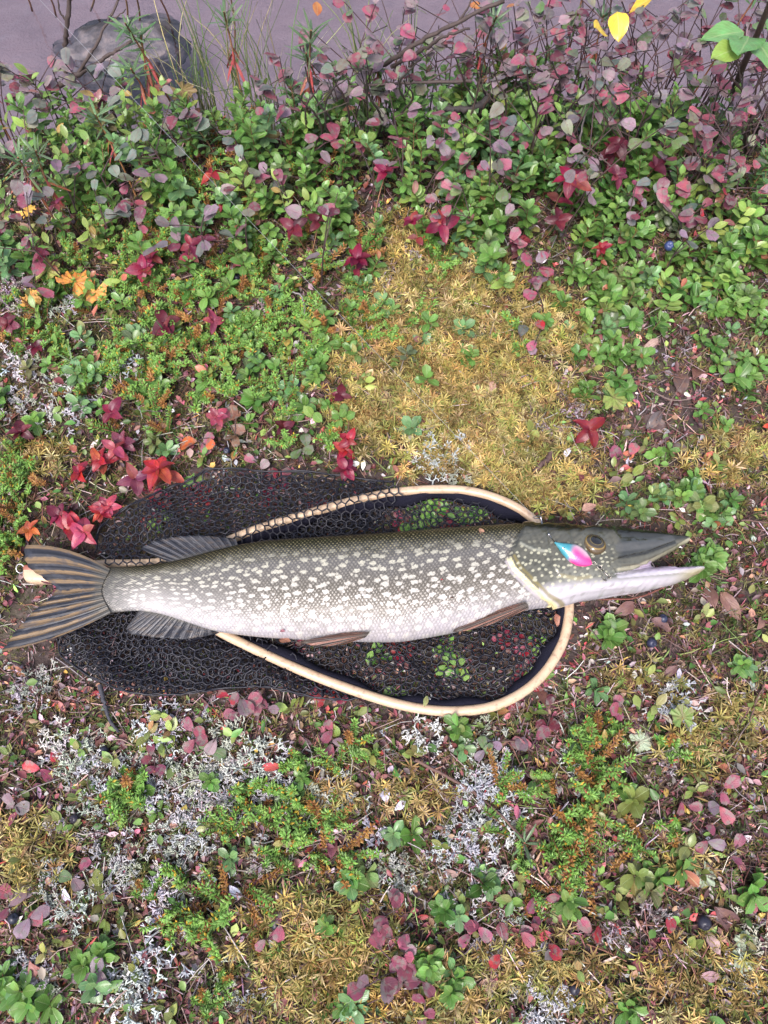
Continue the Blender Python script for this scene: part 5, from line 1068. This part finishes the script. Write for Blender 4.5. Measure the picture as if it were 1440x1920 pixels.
branch('dark_twig', 'charred twig poking out from the lower mesh lobe', [([(188, 1285, .012), (196, 1320, .014), (206, 1350, .014), (222, 1372, .014)], .0028, .0016)], (.035, .035, .045))
branch('dark_twig', 'reddish stem running from the round end of the hoop', [([(1060, 1120, .02), (1180, 1123, .02), (1260, 1095, .025)], .0012, .0009)], (.12, .04, .03))
branch('dark_twig', 'dark bent twigs crossing the peat hollow', [([(1200, 720, .012), (1260, 750, .016), (1310, 740, .016), (1340, 700, .014)], .0012, .0007), ([(1260, 750, .016), (1250, 790, .014), (1290, 820, .012)], .0009, .0005), ([(1300, 640, .014), (1290, 700, .018), (1230, 790, .014)], .0008, .0005)], (.13, .09, .08))
branch('dark_twig', 'rotten stub at the foot of the golden moss patch', [([(1000, 885, .012), (1020, 868, .014), (1034, 850, .015)], .0035, .0045)], (.07, .04, .035))
branch('dark_twig', 'thin brown stalk rising by the red cornels near the net', [([(655, 890, .01), (655, 840, .02), (652, 770, .03)], .0009, .0007)], BRN)
branch('dark_twig', 'brown stem under the lower bilberry leaves', [([(800, 1440, .012), (880, 1400, .016), (960, 1390, .02), (1000, 1410, .02)], .001, .0008)], BRN)
branch('dark_twig', 'wiry dark stem below the pike snout', [([(1390, 975, .02), (1440, 980, .02)], .0012, .0009), ([(1400, 1370, .012), (1420, 1310, .016), (1435, 1280, .016)], .001, .0008)], BRN)
rr = random.Random(31)
for i in range(70):   # crooked stems of the bilberry bushes on the bank
    cx = rr.uniform(520, 1440); cy = rr.uniform(60, 260); z0 = .02; x1 = cx+rr.uniform(-70, 70); y1 = cy-rr.uniform(60, 140)
    b = atg(cx, cy+40, .0)
    if b.y > bank_y(b.x)-.01: continue
    branch('bare_twig', f'crooked dark twig of the bank bushes {place(cx, cy)}', [([(cx, cy+40, float(b.z)), (cx+rr.uniform(-15, 15), cy, .10), ((cx+x1)/2+rr.uniform(-25, 25), (cy+y1)/2, .17), (x1, y1, .23)], .0022, .0009), ([((cx+x1)/2, (cy+y1)/2, .17), (cx+rr.uniform(-60, 60), y1+10, .21)], .0011, .0005)], jit(DK, .35, rr), 'branch', 'crooked twigs on the bank')

# --- birch seedling and yellow leaves
root = empty('birch_seedling', at(1372, 175, .06)); tag(root, 'young birch seedling with dark stem and large green leaves at the bank', 'tree')
p0 = at(1372, 175, .06); mb = MB(); mb.add(*tube(spline([Vector((0, 0, 0)), at(1400, 110, .20)-p0, at(1425, 52, .28)-p0, at(1448, -5, .34)-p0], 16), [.0048, .0035], 8)); link('stem', mb.mesh('stem'), M['woody'], root, color=(.06, .035, .03))
for cx, cy, phi, L, c in ((1405, 70, 150, .062, (.10, .24, .07)), (1395, 60, 95, .055, (.13, .28, .09)), (1418, 78, 200, .05, (.12, .25, .08)), (1385, 90, 120, .045, (.20, .30, .06)), (1440, 60, -60, .05, (.11, .25, .08))):
    link('leaf', LM['birch'+str(len(root.children) % 3)], None, root, LMx(at(cx, cy, .29)-p0, R(phi), R(random.uniform(0, 20)), random.uniform(-.3, .3), L), c)
for i, (cx, cy, phi, L) in enumerate(((1115, 52, -60, .032), (1158, 22, 185, .038), (1225, -6, 100, .034))):
    p0 = at(cx, cy, .27); tag(link('birch_leaf', LM['birch'+str(i)], None, None, LMx(p0, R(phi), R(-25), .2, L), (.62, .42, .04)), ['bright yellow birch leaf caught on the bank twigs', 'yellow birch leaf with a brown tip hanging from the bank twigs', 'yellow birch leaf above the water at the frame of twigs'][i], 'leaf', 'yellow birch leaves')
for i, (cx, cy) in enumerate(((595, 30), (975, 10), (880, 8))): tag(link('orange_leaf', LM['bil'+str(i)], None, None, LMx(at(cx, cy, .15), 2.0*i, R(20), .3, .026), (.36, .13, .04)), ['small orange leaf held on the tall twigs by the sedge', 'small orange leaf on the right bank twigs', 'brownish orange leaf beside the long grey-black branch'][i], 'leaf')

# --- rock, added stems and sedges at the water
bm = bmesh.new(); bmesh.ops.create_icosphere(bm, subdivisions=5, radius=1)
for v in bm.verts:
    c = v.co.copy(); f = 1+.16*float(nz(c.x, c.y+c.z, 2.3, 1))+.07*float(nz(c.x+c.z, c.y, 6, 3))+.03*float(nz(c.x-c.z, c.y, 15, 2)); v.co = Vector((c.x*.13*f, c.y*.085*f, c.z*.055*f*(1 if c.z < .3 else .6)))
me = bpy.data.meshes.new('rock'); bm.to_mesh(me); bm.free()
for p_ in me.polygons: p_.use_smooth = True
k = NT('lake_rock'); pos = k.n('ShaderNodeNewGeometry').outputs['Position']; n1 = k.noise(pos, 45, 6); n2 = k.noise(pos, 9, 3)
c = k.ramp(n1, [(.3, (.035, .03, .036)), (.5, (.085, .075, .085)), (.7, (.15, .12, .12))]); c = k.mix(k.smooth(n2, .47, .6), c, (.018, .013, .014)); k.p(Base_Color=c, Roughness=.6); k.bump(n1, .9, .008)
rp = at(235, 95, WATER_Z-.022); o = link('rock', me, k.m, None, Matrix.Translation(rp) @ Matrix.Rotation(.2, 4, 'Z')); tag(o, 'rounded grey rock rising from the water beside the bank', 'rock')
rr = random.Random(9)
for i, (x0, y0, x1, y1) in enumerate(((105, 32, 85, -20), (262, 54, 252, -20), (322, 56, 296, -10), (238, 50, 232, -20), (440, 100, 432, -10), (60, 20, 40, -20), (170, 20, 175, -20))):
    b = at(x0, y0, WATER_Z-.03); e = at(x1, y1, .02); mb = MB(); mb.add(*tube(spline([b, b.lerp(e, .5)+Vector((.004, 0, 0)), e], 10), [.0022, .0015], 7)); o = mb.obj('added_stem', M['woody'], color=jit((.17, .09, .05), .3, rr)); tag(o, f'brown stem added for an underwater branch {place(x0, y0)}', 'reed', 'stems added for underwater branches')  # upright stems made up in place of branches under the water
for gi in range(11):
    cx = (430, 455, 480, 505, 530, 555, 580, 700, 690, 1330, 760)[gi]; b = atg(cx, 150, .0); b.y = min(b.y, float(bank_y(b.x))+.02); b.z = float(H(b.x, b.y)); root = empty('sedge_tuft', b); tag(root, f'tuft of thin green and straw sedge blades {place(cx, 110)}', 'grass', 'sedge tufts on the water edge')
    for j in range(14):
        a = rr.uniform(0, 6.28); h = rr.uniform(.16, .36); s = rr.uniform(.02, .12); q = [Vector((rr.gauss(0, .008), rr.gauss(0, .006), -.01)), Vector((math.cos(a)*s*.3, math.sin(a)*s*.3, h*.6)), Vector((math.cos(a)*s, math.sin(a)*s, h*rr.uniform(.8, 1)))]
        mb = MB(); V, F = tube(spline(q, 8), [.0012, .0003], 4); mb.add(V, F); link('blade', mb.mesh('blade'), M['woody'], root, color=jit(rr.choice([(.10, .17, .05), (.14, .18, .06), (.33, .30, .15), (.30, .28, .22), (.08, .12, .04)]), .25, rr))
# --- heather and dry grey tufts
def tuft_mesh(seed, n, L, cols):
    r = random.Random(seed); mb = MB()
    for i in range(n):
        a = r.uniform(0, 6.28); el = R(r.uniform(15, 80)); l = L*r.uniform(.5, 1); d = Vector((math.cos(a)*math.cos(el), math.sin(a)*math.cos(el), math.sin(el))); p = Vector((r.gauss(0, L*.25), r.gauss(0, L*.25), 0)); q = spline([p, p+d*l*.5+Vector((r.gauss(0, .002), r.gauss(0, .002), 0)), p+d*l], 5); c = jit(r.choice(cols), .25, r); V, F = tube(q, [.0007, .0005], 4); mb.add(V, F, c)
        for t in np.linspace(.25, 1, 9):
            s = p+d*l*t; dd = Vector((r.gauss(0, 1), r.gauss(0, 1), r.gauss(.4, .6))).normalized()*.0042; w_ = dd.orthogonal().normalized()*.0009; mb.add([s, s+dd*.5-w_, s+dd, s+dd*.5+w_], [(0, 1, 2), (0, 2, 3)], jit(c, .25, r))
    me = mb.mesh('tuft'); me.materials.append(M['litter']); return me
HT = [tuft_mesh(i, 18, .03, [(.36, .27, .34), (.42, .36, .42), (.22, .14, .16)]) for i in range(2)]+[tuft_mesh(5+i, 22, .026, [(.24, .20, .20), (.33, .28, .30), (.14, .10, .10)]) for i in range(2)]
for i, (cx, cy, w_, nm) in enumerate([(30, 545, 0, 'pale lilac heather tuft'), (50, 575, 1, 'pale lilac heather tuft'), (15, 570, 0, 'pale lilac heather tuft'), (1055, 740, 2, 'dry grey heather tuft'), (1020, 800, 3, 'dry grey heather tuft'), (1075, 775, 2, 'dry grey heather tuft'), (770, 490, 3, 'dry grey heather tuft'), (720, 540, 2, 'dry grey heather tuft'), (430, 520, 3, 'dry grey heather tuft'), (1150, 1740, 2, 'dry grey heather tuft'), (1240, 1430, 3, 'dry grey heather tuft'), (1220, 1720, 3, 'dry grey heather tuft'), (120, 1560, 2, 'dry brown heather tuft'), (210, 1250, 3, 'dry brown heather tuft'), (50, 1270, 2, 'dry brown heather tuft'), (500, 590, 1, 'faded heather tuft'), (620, 480, 2, 'dry grey heather tuft'), (1290, 660, 3, 'dry grey heather tuft'), (600, 300, 2, 'dry straw tuft')]):
    b = atg(cx, cy, .004); b.z += -.002; tag(link('heather_tuft', HT[w_], None, None, Matrix.Translation(b) @ Matrix.Rotation(i*1.3, 4, 'Z') @ Matrix.Scale(.9+.1*(i % 3), 4)), f'{nm} {place(cx, cy)}', 'shrub', 'heather tufts')
# --- leafy foliose lichen
for i, (cx, cy) in enumerate(((1400, 1770), (1395, 1800), (1320, 1640), (1200, 1390))):
    b = atg(cx, cy, .01); root = link('leaf_lichen', LB[i % 3], None, None, LMx(b, i*1.7, R(8), .1, .015), (.27, .33, .23)); tag(root, f'pale green crinkled leaf lichen {place(cx, cy)}', 'lichen', 'leaf lichens')
print('objects', len(bpy.data.objects), 'tris', sum(len(m.polygons) for m in bpy.data.meshes))
